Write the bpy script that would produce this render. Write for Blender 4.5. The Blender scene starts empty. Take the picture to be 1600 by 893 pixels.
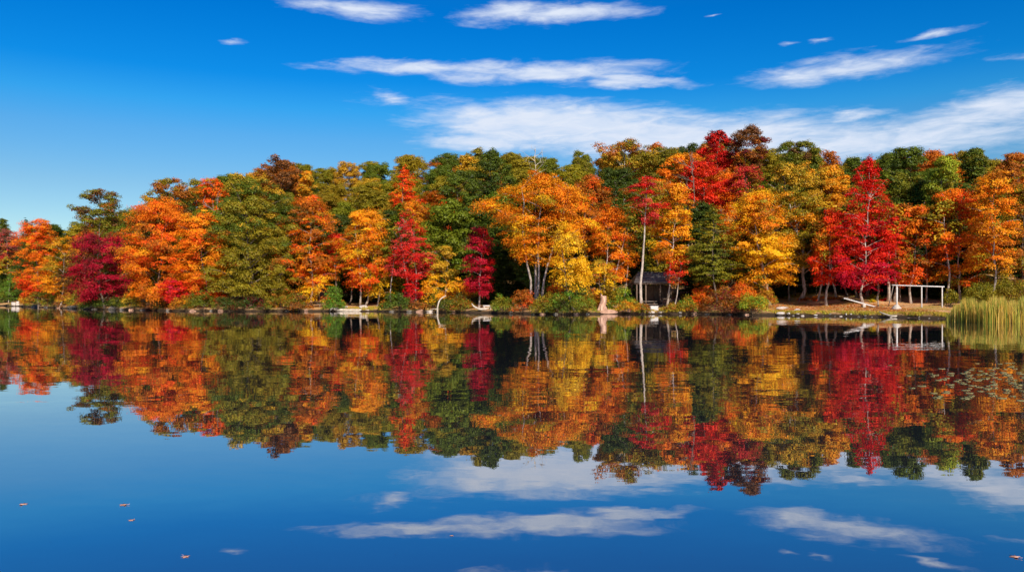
import bpy, math, random
import numpy as np
R = math.radians
SC = bpy.context.scene
COL = SC.collection

# ------------------------------------------------------------------ camera
CAM_H = 1.75; FPX = 1250.0; HOR = 465.0        # eye height, focal length and horizon row in photo pixels
cd = bpy.data.cameras.new('camera'); cam = bpy.data.objects.new('camera', cd); COL.objects.link(cam)
cam.location = (0, 0, CAM_H); cam.rotation_euler = (R(90), 0, 0)
cd.sensor_width = 36; cd.lens = 36 * FPX / 1600; cd.shift_y = (HOR - 446.5) / 1600
cd.clip_start = 0.1; cd.clip_end = 5000
SC.camera = cam

# ------------------------------------------------------------------ light
SUN_EL = 33.0; SUN_AZ = 163.0                  # azimuth clockwise from +Y (the view direction)
sd = bpy.data.lights.new('sun', 'SUN'); so = bpy.data.objects.new('sun', sd); COL.objects.link(so)
sd.energy = 4.9; sd.angle = R(0.5); sd.color = (1.0, 0.93, 0.82)
so.rotation_euler = (R(90 - SUN_EL), 0, R(180 - SUN_AZ))
so.location = (40, -60, 60)
SC.view_settings.view_transform = 'Standard'; SC.view_settings.look = 'None'
SC.view_settings.exposure = 0.30; SC.view_settings.gamma = 1
SC.view_settings.use_curve_mapping = False

class NT:
    def __init__(s, tree): s.t = tree; s.n = tree.nodes; s.l = tree.links
    def put(s, sock, v):
        if v is None: return
        if isinstance(v, bpy.types.NodeSocket): s.l.new(v, sock)
        else: sock.default_value = v
    def math(s, op, a, b=None, c=None, clamp=False):
        n = s.n.new('ShaderNodeMath'); n.operation = op; n.use_clamp = clamp
        s.put(n.inputs[0], a); s.put(n.inputs[1], b); s.put(n.inputs[2], c); return n.outputs[0]
    def vec(s, op, a, b=None):
        n = s.n.new('ShaderNodeVectorMath'); n.operation = op
        s.put(n.inputs[0], a); s.put(n.inputs[1], b); return n.outputs[0]
    def noise(s, vec, scale, detail=3, rough=.5, dist=0.0):
        n = s.n.new('ShaderNodeTexNoise'); s.put(n.inputs['Vector'], vec)
        n.inputs['Scale'].default_value = scale; n.inputs['Detail'].default_value = detail
        n.inputs['Roughness'].default_value = rough; n.inputs['Distortion'].default_value = dist
        return n.outputs['Fac'], n.outputs['Color']
    def mix(s, f, a, b, mode='MIX'):
        n = s.n.new('ShaderNodeMix'); n.data_type = 'RGBA'; n.blend_type = mode
        s.put(n.inputs[0], f); s.put(n.inputs[6], a); s.put(n.inputs[7], b); return n.outputs[2]
    def sstep(s, v, a, b):
        n = s.n.new('ShaderNodeMapRange'); n.interpolation_type = 'SMOOTHSTEP'
        s.put(n.inputs[0], v); n.inputs[1].default_value = a; n.inputs[2].default_value = b
        return n.outputs[0]

W = bpy.data.worlds.new('World'); SC.world = W; W.use_nodes = True
w = NT(W.node_tree); w.n.clear()
sky = w.n.new('ShaderNodeTexSky'); sky.sky_type = 'NISHITA'; sky.sun_disc = False
sky.sun_elevation = R(SUN_EL); sky.sun_rotation = R(SUN_AZ); sky.altitude = 0; sky.air_density = 1.0
sky.dust_density = 0.15; sky.ozone_density = 3.0
hs = w.n.new('ShaderNodeHueSaturation'); w.l.new(sky.outputs[0], hs.inputs['Color'])
hs.inputs['Saturation'].default_value = 1.32; hs.inputs['Hue'].default_value = 0.5
tc = w.n.new('ShaderNodeTexCoord')
sx = w.n.new('ShaderNodeSeparateXYZ'); w.l.new(tc.outputs['Generated'], sx.inputs[0])
# a polarised, deepening blue with height above the horizon
elv = w.math('ARCSINE', sx.outputs[2]); azi = w.math('ARCTAN2', sx.outputs[0], sx.outputs[1])
rp_ = w.n.new('ShaderNodeValToRGB'); w.l.new(elv, rp_.inputs[0]); er = rp_.color_ramp
for k_, (pos, c_) in enumerate([(0.0, (.95, .95, .93)), (.13, (.82, .886, .91)), (.19, (.60, .93, 1.05)), (.225, (.26, .96, 1.17)), (.26, (.05, .82, 1.19)), (.34, (0, .74, 1.18)), (.60, (.35, .75, 1.05))]):
    e_ = er.elements[k_] if k_ < 2 else er.elements.new(pos)
    e_.position = pos; e_.color = (*c_, 1)
SKYTINT = rp_.outputs[0]
skyc = w.mix(1.0, hs.outputs[0], SKYTINT, 'MULTIPLY')
bg1 = w.n.new('ShaderNodeBackground'); w.l.new(skyc, bg1.inputs[0]); bg1.inputs[1].default_value = 0.087
# thin fair-weather cloud, shaped by direction (azimuth, elevation) and broken up by streaky noise
cb = w.n.new('ShaderNodeCombineXYZ'); w.put(cb.inputs[0], w.math('ADD', w.math('MULTIPLY', azi, .8), w.math('MULTIPLY', elv, -.15))); w.put(cb.inputs[1], w.math('MULTIPLY', elv, 3.6))
f1, c1 = w.noise(cb.outputs[0], 9.0, 6, .58, .3)
f2, c2 = w.noise(cb.outputs[0], 26.0, 5, .6, .6)
sp = w.n.new('ShaderNodeSeparateColor'); w.l.new(c1, sp.inputs[0])
wa = w.math('ADD', azi, w.math('MULTIPLY', w.math('SUBTRACT', sp.outputs[0], .5), .10))
we = w.math('ADD', elv, w.math('MULTIPLY', w.math('SUBTRACT', sp.outputs[1], .5), .030))
# cx, cy, half width, half height, tilt (photo pixels up to the right), density
CL = [(555, 12, 115, 17, 0, .95), (790, 18, 95, 18, 2, .95), (900, 20, 130, 17, 0, 1.0), (365, 62, 38, 7, 4, -.7),
      (840, 114, 200, 19, 0, 1.3), (640, 109, 160, 14, 3, .95), (980, 126, 130, 10, -8, .8),
      (620, 154, 42, 10, 4, -.2), (875, 196, 235, 35, -5, 1.9), (1070, 218, 300, 38, -3, 1.9), (770, 222, 150, 20, 0, .9),
      (1320, 108, 165, 20, 4, .98), (1225, 70, 26, 8, 0, -.5), (1272, 67, 34, 8, 6, -.4), (1475, 51, 75, 9, 7, -.5),
      (1560, 172, 150, 30, 8, 1.1), (1380, 222, 260, 36, 0, .95), (1340, 178, 70, 11, 4, .3), (1100, 28, 20, 4, 0, .0),
      (1800, 150, 160, 22, 5, .9), (1720, 60, 120, 14, 4, .7), (200, -90, 160, 18, 3, .5), (1100, -90, 260, 26, 5, .9)]
tot = None
for cx, cy, a, b, tl, dn in CL:
    A = math.atan2(cx - 800, FPX); E = math.atan2(HOR - cy, math.hypot(FPX, cx - 800))
    a /= FPX; b /= FPX
    du = w.math('SUBTRACT', wa, A)
    dv = w.math('SUBTRACT', w.math('SUBTRACT', we, E), w.math('MULTIPLY', du, tl / 100.0))
    q = w.math('ADD', w.math('POWER', w.math('ABSOLUTE', w.math('DIVIDE', du, a)), 2.0), w.math('POWER', w.math('ABSOLUTE', w.math('DIVIDE', dv, b)), 2.0))
    m = w.math('MULTIPLY', w.math('SUBTRACT', 1.0, w.math('SQRT', q)), 1.0)
    m = w.math('MULTIPLY', w.math('MAXIMUM', m, -.6), 1.0)
    m = w.math('ADD', m, (dn - 1) * .30)
    tot = m if tot is None else w.math('MAXIMUM', tot, m)
dens = w.math('ADD', tot, w.math('ADD', w.math('MULTIPLY', w.math('SUBTRACT', f1, .5), .9), w.math('MULTIPLY', w.math('SUBTRACT', f2, .5), .75)))
f3, c3 = w.noise(cb.outputs[0], 60.0, 4, .6, .4)
dens = w.math('ADD', dens, w.math('MULTIPLY', w.math('SUBTRACT', f3, .5), .35))
dens = w.math('MULTIPLY', w.sstep(dens, -.08, .95), w.math('ADD', .92, w.math('MULTIPLY', w.math('SUBTRACT', f2, .5), .7)), None, True)
bg2 = w.n.new('ShaderNodeBackground'); bg2.inputs[0].default_value = (.70, .77, .90, 1); bg2.inputs[1].default_value = .86
mxs = w.n.new('ShaderNodeMixShader'); w.l.new(dens, mxs.inputs[0]); w.l.new(bg1.outputs[0], mxs.inputs[1]); w.l.new(bg2.outputs[0], mxs.inputs[2])
ow = w.n.new('ShaderNodeOutputWorld'); w.l.new(mxs.outputs[0], ow.inputs[0])

# ------------------------------------------------------------------ tags
def tag(o, label=None, cat=None, group=None, kind=None):
    if label: o['label'] = label
    if cat: o['category'] = cat
    if group: o['group'] = group
    if kind: o['kind'] = kind
    return o
def thing(name, loc, label, cat, group=None, rz=0.0):
    o = bpy.data.objects.new(name, None); COL.objects.link(o); o.empty_display_size = .3
    o.location = loc; o.rotation_euler = (0, 0, rz)
    return tag(o, label, cat, group)

# ------------------------------------------------------------------ materials
def mat(name):
    m = bpy.data.materials.new(name); m.use_nodes = True; t = NT(m.node_tree)
    p = t.n['Principled BSDF']; return m, t, p
def simple(name, c1, c2, scale=4.0, rough=.8, bump=.3, stretch=None, spec=.3, bscale=None):
    m, t, p = mat(name)
    co = t.n.new('ShaderNodeTexCoord').outputs['Object']
    if stretch:
        co = t.vec('MULTIPLY', co, stretch)
    f, c = t.noise(co, scale, 6, .62)
    t.put(p.inputs['Base Color'], t.mix(t.sstep(f, .36, .64), (*c1, 1), (*c2, 1)))
    p.inputs['Roughness'].default_value = rough; p.inputs['Specular IOR Level'].default_value = spec
    b = t.n.new('ShaderNodeBump'); b.inputs['Strength'].default_value = bump; b.inputs['Distance'].default_value = .03
    f3, _ = t.noise(co, (bscale or scale * 3), 5, .6); t.put(b.inputs['Height'], f3); t.l.new(b.outputs[0], p.inputs['Normal'])
    return m
def foliage_mat():
    m = bpy.data.materials.new('autumn_foliage'); m.use_nodes = True; t = NT(m.node_tree); t.n.clear()
    at = t.n.new('ShaderNodeAttribute'); at.attribute_name = 'leaf_colour'
    oi = t.n.new('ShaderNodeObjectInfo')
    c = t.mix(1.0, at.outputs['Color'], oi.outputs['Color'], 'MULTIPLY')
    d = t.n.new('ShaderNodeBsdfDiffuse'); t.put(d.inputs[0], c)
    tr = t.n.new('ShaderNodeBsdfTranslucent'); t.put(tr.inputs[0], c)
    g = t.n.new('ShaderNodeBsdfGlossy'); g.inputs['Roughness'].default_value = .5
    g.inputs[0].default_value = (1, 1, 1, 1)
    m1 = t.n.new('ShaderNodeMixShader'); m1.inputs[0].default_value = .26; t.l.new(d.outputs[0], m1.inputs[1]); t.l.new(tr.outputs[0], m1.inputs[2])
    m2 = t.n.new('ShaderNodeMixShader'); m2.inputs[0].default_value = .012; t.l.new(m1.outputs[0], m2.inputs[1]); t.l.new(g.outputs[0], m2.inputs[2])
    o = t.n.new('ShaderNodeOutputMaterial'); t.l.new(m2.outputs[0], o.inputs[0]); return m
FOL = foliage_mat()
PALE = simple('pale_bark', (.50, .40, .32), (.24, .18, .14), 5, .85, .5, (1, 1, .45))
MIDB = simple('brown_grey_bark', (.26, .19, .14), (.10, .07, .05), 5, .9, .6, (1, 1, .35))
DARKB = simple('dark_bark', (.10, .07, .05), (.045, .03, .02), 5, .9, .6, (1, 1, .35))
STEM = simple('shrub_stem', (.16, .10, .06), (.08, .05, .03), 6, .9, .3)
BLEACH = simple('bleached_wood', (.60, .50, .38), (.38, .28, .20), 6, .8, .4, (.4, .4, 1))
PINKW = simple('weathered_stump_wood', (.62, .38, .26), (.34, .18, .12), 5, .85, .7, (1, 1, .3))
PAINT = simple('weathered_white_paint', (.62, .57, .53), (.44, .38, .34), 9, .6, .15)
CONC = simple('pale_concrete', (.60, .52, .42), (.42, .33, .26), 5, .85, .3)
ROCKP = simple('pale_rock', (.66, .57, .49), (.38, .30, .24), 3, .85, .6)
ROCKB = simple('pinkish_brown_rock', (.50, .28, .18), (.26, .14, .09), 2.5, .85, .7)
ROCKG = simple('wet_grey_rock', (.26, .22, .18), (.10, .08, .06), 3, .6, .7)
SHING = simple('roof_shingles', (.22, .195, .185), (.11, .10, .095), 9, .9, .5, (1, 6, 6))
TIMB = simple('shelter_timber', (.17, .11, .08), (.09, .06, .04), 6, .85, .3, (4, 4, .5))
STONE = simple('shelter_stone', (.22, .15, .11), (.10, .07, .05), 3.5, .9, .8)
TABLE = simple('table_planks', (.36, .28, .22), (.22, .16, .12), 6, .8, .3, (.4, 4, 4))

# ------------------------------------------------------------------ mesh helpers
def np_mesh(name, V, F, m, face_col=None, smooth=False):
    """V (n,3), F list of equal-length index arrays (k,4) or (k,3)"""
    me = bpy.data.meshes.new(name); V = np.asarray(V, np.float32)
    me.vertices.add(len(V)); me.vertices.foreach_set('co', V.ravel())
    Fs = F if isinstance(F, list) else [F]
    li = np.concatenate([np.asarray(f, np.int32).ravel() for f in Fs])
    tt = np.concatenate([np.full(len(f), np.asarray(f).shape[1], np.int32) for f in Fs])
    ls = np.concatenate([[0], np.cumsum(tt)[:-1]]).astype(np.int32)
    me.loops.add(len(li)); me.loops.foreach_set('vertex_index', li)
    me.polygons.add(len(tt)); me.polygons.foreach_set('loop_start', ls)
    try: me.polygons.foreach_set('loop_total', tt)
    except Exception: pass
    if smooth: me.polygons.foreach_set('use_smooth', np.ones(len(tt), bool))
    me.update(calc_edges=True); me.validate()
    if face_col is not None:
        a = me.attributes.new('leaf_colour', 'FLOAT_COLOR', 'FACE')
        a.data.foreach_set('color', np.hstack([face_col, np.ones((len(face_col), 1))]).astype(np.float32).ravel())
    me.materials.append(m); return me
def link(name, me, parent=None, loc=None):
    o = bpy.data.objects.new(name, me); COL.objects.link(o)
    if parent is not None: o.parent = parent
    if loc is not None: o.location = loc
    return o

class MB:
    def __init__(s): s.V = []; s.Q = []; s.T = []; s.n = 0
    def add(s, v, q=None, t=None):
        if q is not None and len(q): s.Q.append(np.asarray(q) + s.n)
        if t is not None and len(t): s.T.append(np.asarray(t) + s.n)
        s.V.append(np.asarray(v, float)); s.n += len(v)
    def box(s, c, d, rz=0.0, M=None, bev=0.0):
        x, y, z = np.array(d) / 2.0
        if bev <= 0:
            v = np.array([[i * x, j * y, k * z] for k in (-1, 1) for j in (-1, 1) for i in (-1, 1)])
            q = [[0, 2, 3, 1], [4, 5, 7, 6], [0, 1, 5, 4], [2, 6, 7, 3], [0, 4, 6, 2], [1, 3, 7, 5]]
            t = None
        else:
            b = bev; v = []
            for k in (-1, 1):
                for j in (-1, 1):
                    for i in (-1, 1):
                        v += [[i * x, j * (y - b), k * (z - b)], [i * (x - b), j * y, k * (z - b)], [i * (x - b), j * (y - b), k * z]]
            v = np.array(v)
            ix = lambda i, j, k: (((k > 0) * 2 + (j > 0)) * 2 + (i > 0)) * 3
            q = []
            for sg in (-1, 1):
                q.append([ix(sg, -1, -1), ix(sg, 1, -1), ix(sg, 1, 1), ix(sg, -1, 1)][::sg])
                q.append([ix(-1, sg, -1) + 1, ix(-1, sg, 1) + 1, ix(1, sg, 1) + 1, ix(1, sg, -1) + 1][::sg])
                q.append([ix(-1, -1, sg) + 2, ix(1, -1, sg) + 2, ix(1, 1, sg) + 2, ix(-1, 1, sg) + 2][::sg])
            for a in (-1, 1):
                for c_ in (-1, 1):
                    q.append([ix(a, c_, -1), ix(a, c_, 1), ix(a, c_, 1) + 1, ix(a, c_, -1) + 1])
                    q.append([ix(a, -1, c_), ix(a, 1, c_), ix(a, 1, c_) + 2, ix(a, -1, c_) + 2])
                    q.append([ix(-1, a, c_) + 1, ix(1, a, c_) + 1, ix(1, a, c_) + 2, ix(-1, a, c_) + 2])
            t = [[ix(i, j, k), ix(i, j, k) + 1, ix(i, j, k) + 2] for i in (-1, 1) for j in (-1, 1) for k in (-1, 1)]
        if M is not None: v = v @ np.asarray(M).T
        cz, sz = math.cos(rz), math.sin(rz)
        v = v @ np.array([[cz, sz, 0], [-sz, cz, 0], [0, 0, 1]]) + np.array(c)
        s.add(v, q, t)
    def tube(s, P, rad, sides=7, rng=None, rough=0.0, cap=True):
        P = np.asarray(P, float); n = len(P); rad = np.broadcast_to(np.asarray(rad, float), (n,))
        T = np.gradient(P, axis=0); T /= np.linalg.norm(T, axis=1)[:, None] + 1e-9
        up = np.tile([1., 0, 0], (n, 1)) if abs(T[:, 0]).mean() < .75 else np.tile([0, 0, 1.], (n, 1))
        A = np.cross(T, up); A /= np.linalg.norm(A, axis=1)[:, None] + 1e-9; B = np.cross(T, A)
        th = np.arange(sides) / sides * 2 * np.pi
        rr = rad[:, None] * (1 + (rng.normal(0, rough, (n, sides)) if rng is not None and rough else 0))
        v = P[:, None] + rr[..., None] * (np.cos(th)[None, :, None] * A[:, None] + np.sin(th)[None, :, None] * B[:, None])
        i = np.arange(n - 1)[:, None] * sides; j = np.arange(sides)[None]; j2 = (j + 1) % sides
        q = np.stack([i + j, i + j2, i + sides + j2, i + sides + j], -1).reshape(-1, 4)
        v = v.reshape(-1, 3); t = None
        if cap:
            v = np.vstack([v, P[0], P[-1]]); e = n * sides
            t = [[e, (k + 1) % sides, k] for k in range(sides)] + [[e + 1, (n - 1) * sides + k, (n - 1) * sides + (k + 1) % sides] for k in range(sides)]
        s.add(v, q, t)
    def mesh(s, name, m, smooth=False):
        F = []
        if s.Q: F.append(np.vstack(s.Q))
        if s.T: F.append(np.vstack(s.T))
        return np_mesh(name, np.vstack(s.V), F, m, None, smooth)

# ------------------------------------------------------------------ terrain
SHX = np.array([-900, -400, -230, -107, -89, -63, -41.6, -23, -12.7, -6, 3.4, 17.4, 26, 30, 37, 44, 60, 100, 400, 900.])
SHY = np.array([520, 330, 240, 170, 150, 121, 104, 104, 99, 96, 84, 87, 81, 75.5, 68, 66, 62, 52, 20, -100.])
SKX = np.array([-400, -100, 0, 60, 110, 150, 200, 250, 300, 350, 400, 450, 500, 560, 620, 680, 740, 780, 830, 880, 920, 970, 1010, 1060, 1100, 1140, 1190, 1210, 1260, 1300, 1330, 1380, 1420, 1470, 1520, 1560, 1600, 1750, 2100.])
SKY_ = np.array([345, 330, 325, 330, 324, 305, 302, 284, 279, 276, 262, 248, 250, 250, 240, 233, 235, 231, 238, 240, 240, 228, 228, 224, 222, 214, 214, 224, 230, 250, 247, 241, 230, 236, 232, 248, 244, 250, 260.])
def ysh(x):
    x = np.asarray(x, float)
    return np.interp(x, SHX, SHY) + .9 * np.sin(x * .62 + 1) + .5 * np.sin(x * 1.7) + .2 * np.sin(x * 5.1 + 2)
def gz(x, y):
    x = np.asarray(x, float); y = np.asarray(y, float)
    t = y - ysh(x)
    px = 800 + FPX * x / np.maximum(y, 20)
    pxs = [px - 60, px - 25, px, px + 25, px + 60]
    skyy = sum(np.interp(p, SKX, SKY_) for p in pxs) / 5
    zr = CAM_H + (HOR - skyy) / FPX * (np.interp(x, SHX, SHY) + 75) - 12.5
    bank = np.where(t < 0, t * .12, .32 * np.clip(t / .7, 0, 1) ** .7 + .060 * np.clip(t, 0, 18))
    rmp = np.clip((t - 17) / 58, 0, 1); rmp = rmp * (.35 + .65 * (rmp * (2 - rmp)))
    z = bank + rmp * (zr - 1.5) - np.clip(t - 78, 0, 90) * .10
    z = z + .10 * np.sin(x * .55) * np.sin(y * .47) * np.clip(t / 6, 0, 1) + .6 * np.sin(x * .11 + 1) * np.sin(y * .13) * np.clip((t - 20) / 30, 0, 1)
    return np.maximum(z, -2.0)
def g1(x, y): return float(gz(x, y))
def wx(px, D): return (px - 800) / FPX * D
def wz(py, D): return CAM_H + (HOR - py) / FPX * D
def shoreD(px):
    lo, hi = 30.0, 400.0
    for _ in range(50):
        mid = (lo + hi) / 2
        if mid < float(ysh(wx(px, mid))): lo = mid
        else: hi = mid
    return (lo + hi) / 2

def ground_mat():
    m, t, p = mat('leaf_littered_ground')
    co = t.n.new('ShaderNodeTexCoord').outputs['Object']
    a, _ = t.noise(co, .35, 4, .6); b, _ = t.noise(co, 2.2, 6, .7); c, cc = t.noise(co, 14, 4, .7)
    c1 = t.mix(t.sstep(b, .40, .62), (.34, .17, .065, 1), (.70, .40, .17, 1))
    c2 = t.mix(t.sstep(c, .42, .60), c1, (.80, .44, .19, 1))
    c3 = t.mix(t.math('MULTIPLY', t.sstep(a, .46, .62), .75), c2, (.36, .27, .04, 1))
    # dark brown in a low, noise-broken band above the waterline
    s = t.n.new('ShaderNodeSeparateXYZ'); t.l.new(co, s.inputs[0])
    k = t.math('MULTIPLY', t.math('SUBTRACT', 1.0, t.sstep(t.math('ADD', s.outputs[2], t.math('MULTIPLY', t.math('SUBTRACT', b, .5), .25)), .12, .42)), 1.0)
    c4 = t.mix(k, c3, (.055, .035, .02, 1))
    t.put(p.inputs['Base Color'], c4); p.inputs['Roughness'].default_value = .95; p.inputs['Specular IOR Level'].default_value = .1
    bp = t.n.new('ShaderNodeBump'); bp.inputs['Strength'].default_value = .7; bp.inputs['Distance'].default_value = .08
    t.put(bp.inputs['Height'], t.math('ADD', b, c)); t.l.new(bp.outputs[0], p.inputs['Normal']); return m
GROUND = ground_mat()
xs = np.concatenate([np.linspace(-1400, -260, 30), np.arange(-250, -120, 4.), np.arange(-120, 90, .7), np.arange(90, 200, 4.), np.linspace(205, 1400, 30)])
ts = np.concatenate([[-700, -300, -100, -40, -20, -10, -5, -2, -1, -.4], np.arange(0, 3, .25), np.arange(3, 18, .8), np.arange(18, 190, 3.), np.linspace(195, 1500, 16)])
X = np.tile(xs[:, None], (1, len(ts))); Y = ysh(xs)[:, None] + ts[None]
Z = gz(X, Y); Z = np.where(ts[None] < 0, np.maximum(ts[None] * .12, -2.0), Z)
n, k = X.shape; idx = np.arange(n * k).reshape(n, k)
F = np.stack([idx[:-1, :-1], idx[1:, :-1], idx[1:, 1:], idx[:-1, 1:]], -1).reshape(-1, 4)
gme = np_mesh('ground', np.stack([X, Y, Z], -1).reshape(-1, 3), F, GROUND, None, True)
tag(link('ground', gme), kind='structure')

# water
def water_mat():
    m = bpy.data.materials.new('calm_lake_water'); m.use_nodes = True; t = NT(m.node_tree); t.n.clear()
    co = t.n.new('ShaderNodeTexCoord').outputs['Object']
    def layer(sx, sy, sc, det):
        v = t.vec('MULTIPLY', co, (sx, sy, 1)); _, c = t.noise(v, sc, det, .5)
        return t.vec('SUBTRACT', c, (.5, .5, .5))
    A = t.vec('MULTIPLY', layer(.45, 1.0, 1.6, 2), (.011, .0190, 0))
    B = t.vec('MULTIPLY', layer(.5, 1.0, 7.0, 2), (.009, .0135, 0))
    Cc = t.vec('MULTIPLY', layer(.35, 1.0, .22, 2), (.005, .0115, 0))
    patch, _ = t.noise(t.vec('MULTIPLY', co, (.35, 1, 1)), .05, 3, .5)
    pf = t.math('ADD', .45, t.math('MULTIPLY', t.sstep(patch, .38, .65), .95))
    cbx = t.n.new('ShaderNodeCombineXYZ')
    for i in range(3): t.put(cbx.inputs[i], pf)
    N = t.vec('MULTIPLY', t.vec('ADD', t.vec('ADD', A, B), Cc), cbx.outputs[0])
    N = t.vec('NORMALIZE', t.vec('ADD', N, (0, 0, 1)))
    fr = t.n.new('ShaderNodeFresnel'); fr.inputs[0].default_value = 1.5; t.put(fr.inputs['Normal'], N)
    fac = t.math('ADD', .17, t.math('MULTIPLY', t.math('POWER', fr.outputs[0], .6), .82))
    d = t.n.new('ShaderNodeBsdfDiffuse'); d.inputs[0].default_value = (.020, .022, .028, 1)
    g = t.n.new('ShaderNodeBsdfGlossy'); g.inputs['Roughness'].default_value = 0.0; g.inputs[0].default_value = (.93, .93, .95, 1); t.put(g.inputs['Normal'], N)
    mx = t.n.new('ShaderNodeMixShader'); t.put(mx.inputs[0], fac); t.l.new(d.outputs[0], mx.inputs[1]); t.l.new(g.outputs[0], mx.inputs[2])
    o = t.n.new('ShaderNodeOutputMaterial'); t.l.new(mx.outputs[0], o.inputs[0]); return m
wme = np_mesh('lake_water', [[-1400, -600, 0], [1400, -600, 0], [1400, 700, 0], [-1400, 700, 0]], np.array([[0, 1, 2, 3]]), water_mat())
tag(link('water', wme), kind='structure')

# ------------------------------------------------------------------ colours (linear base colours of the leaves)
K = dict(orange=(.86, .215, .008), amber=(.88, .33, .010), yellow=(.90, .47, .012), gold=(.62, .34, .018), redorange=(.86, .10, .008),
         red=(.68, .018, .010), scarlet=(.82, .040, .008), crimson=(.38, .007, .018), magenta=(.52, .010, .034), pinkred=(.66, .045, .034),
         mauve=(.34, .09, .06), rust=(.44, .13, .012), brown=(.20, .075, .02), olive=(.30, .22, .012), oliveg=(.20, .18, .012),
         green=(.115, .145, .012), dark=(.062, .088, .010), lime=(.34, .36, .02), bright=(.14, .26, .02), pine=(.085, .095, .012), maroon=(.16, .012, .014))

# ------------------------------------------------------------------ crowns
def env(shape, h):
    h = np.clip(h, 0, 1)
    if shape == 'round': return np.sin(np.pi * (.20 + .74 * h)) ** .55
    if shape == 'spire': return np.clip((1 - h) ** .60 * 1.08, .06, 1) * np.clip(.66 + h * 3, 0, 1)
    if shape == 'column': return (1 - h ** 3.2) ** .55 * np.clip(.75 + h * 2, 0, 1)
    if shape == 'vase': return np.clip(.40 + 1.1 * h, 0, 1) * np.clip((1 - h) * 3.4, .22, 1)
    if shape == 'umbrella': return np.clip(.25 + 1.2 * h, 0, 1) * np.clip((1 - h) * 4.5 + .25, 0, 1)
    return np.ones_like(h)

def leaf_quads(C, Nn, L, Wd, rng):
    n = len(C); Nn = Nn / (np.linalg.norm(Nn, axis=1)[:, None] + 1e-9)
    r = rng.normal(size=(n, 3)); T = np.cross(Nn, r); T /= np.linalg.norm(T, axis=1)[:, None] + 1e-9; B = np.cross(Nn, T)
    l = (L * rng.uniform(.65, 1.3, n))[:, None]; wd = (Wd * rng.uniform(.65, 1.3, n))[:, None]
    bend = Nn * l * .18
    V = np.stack([C - T * l * .5, C - B * wd * .5 + T * l * .06 + bend, C + T * l * .5, C + B * wd * .5 + T * l * .06 + bend], 1)
    return V.reshape(-1, 3)

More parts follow.
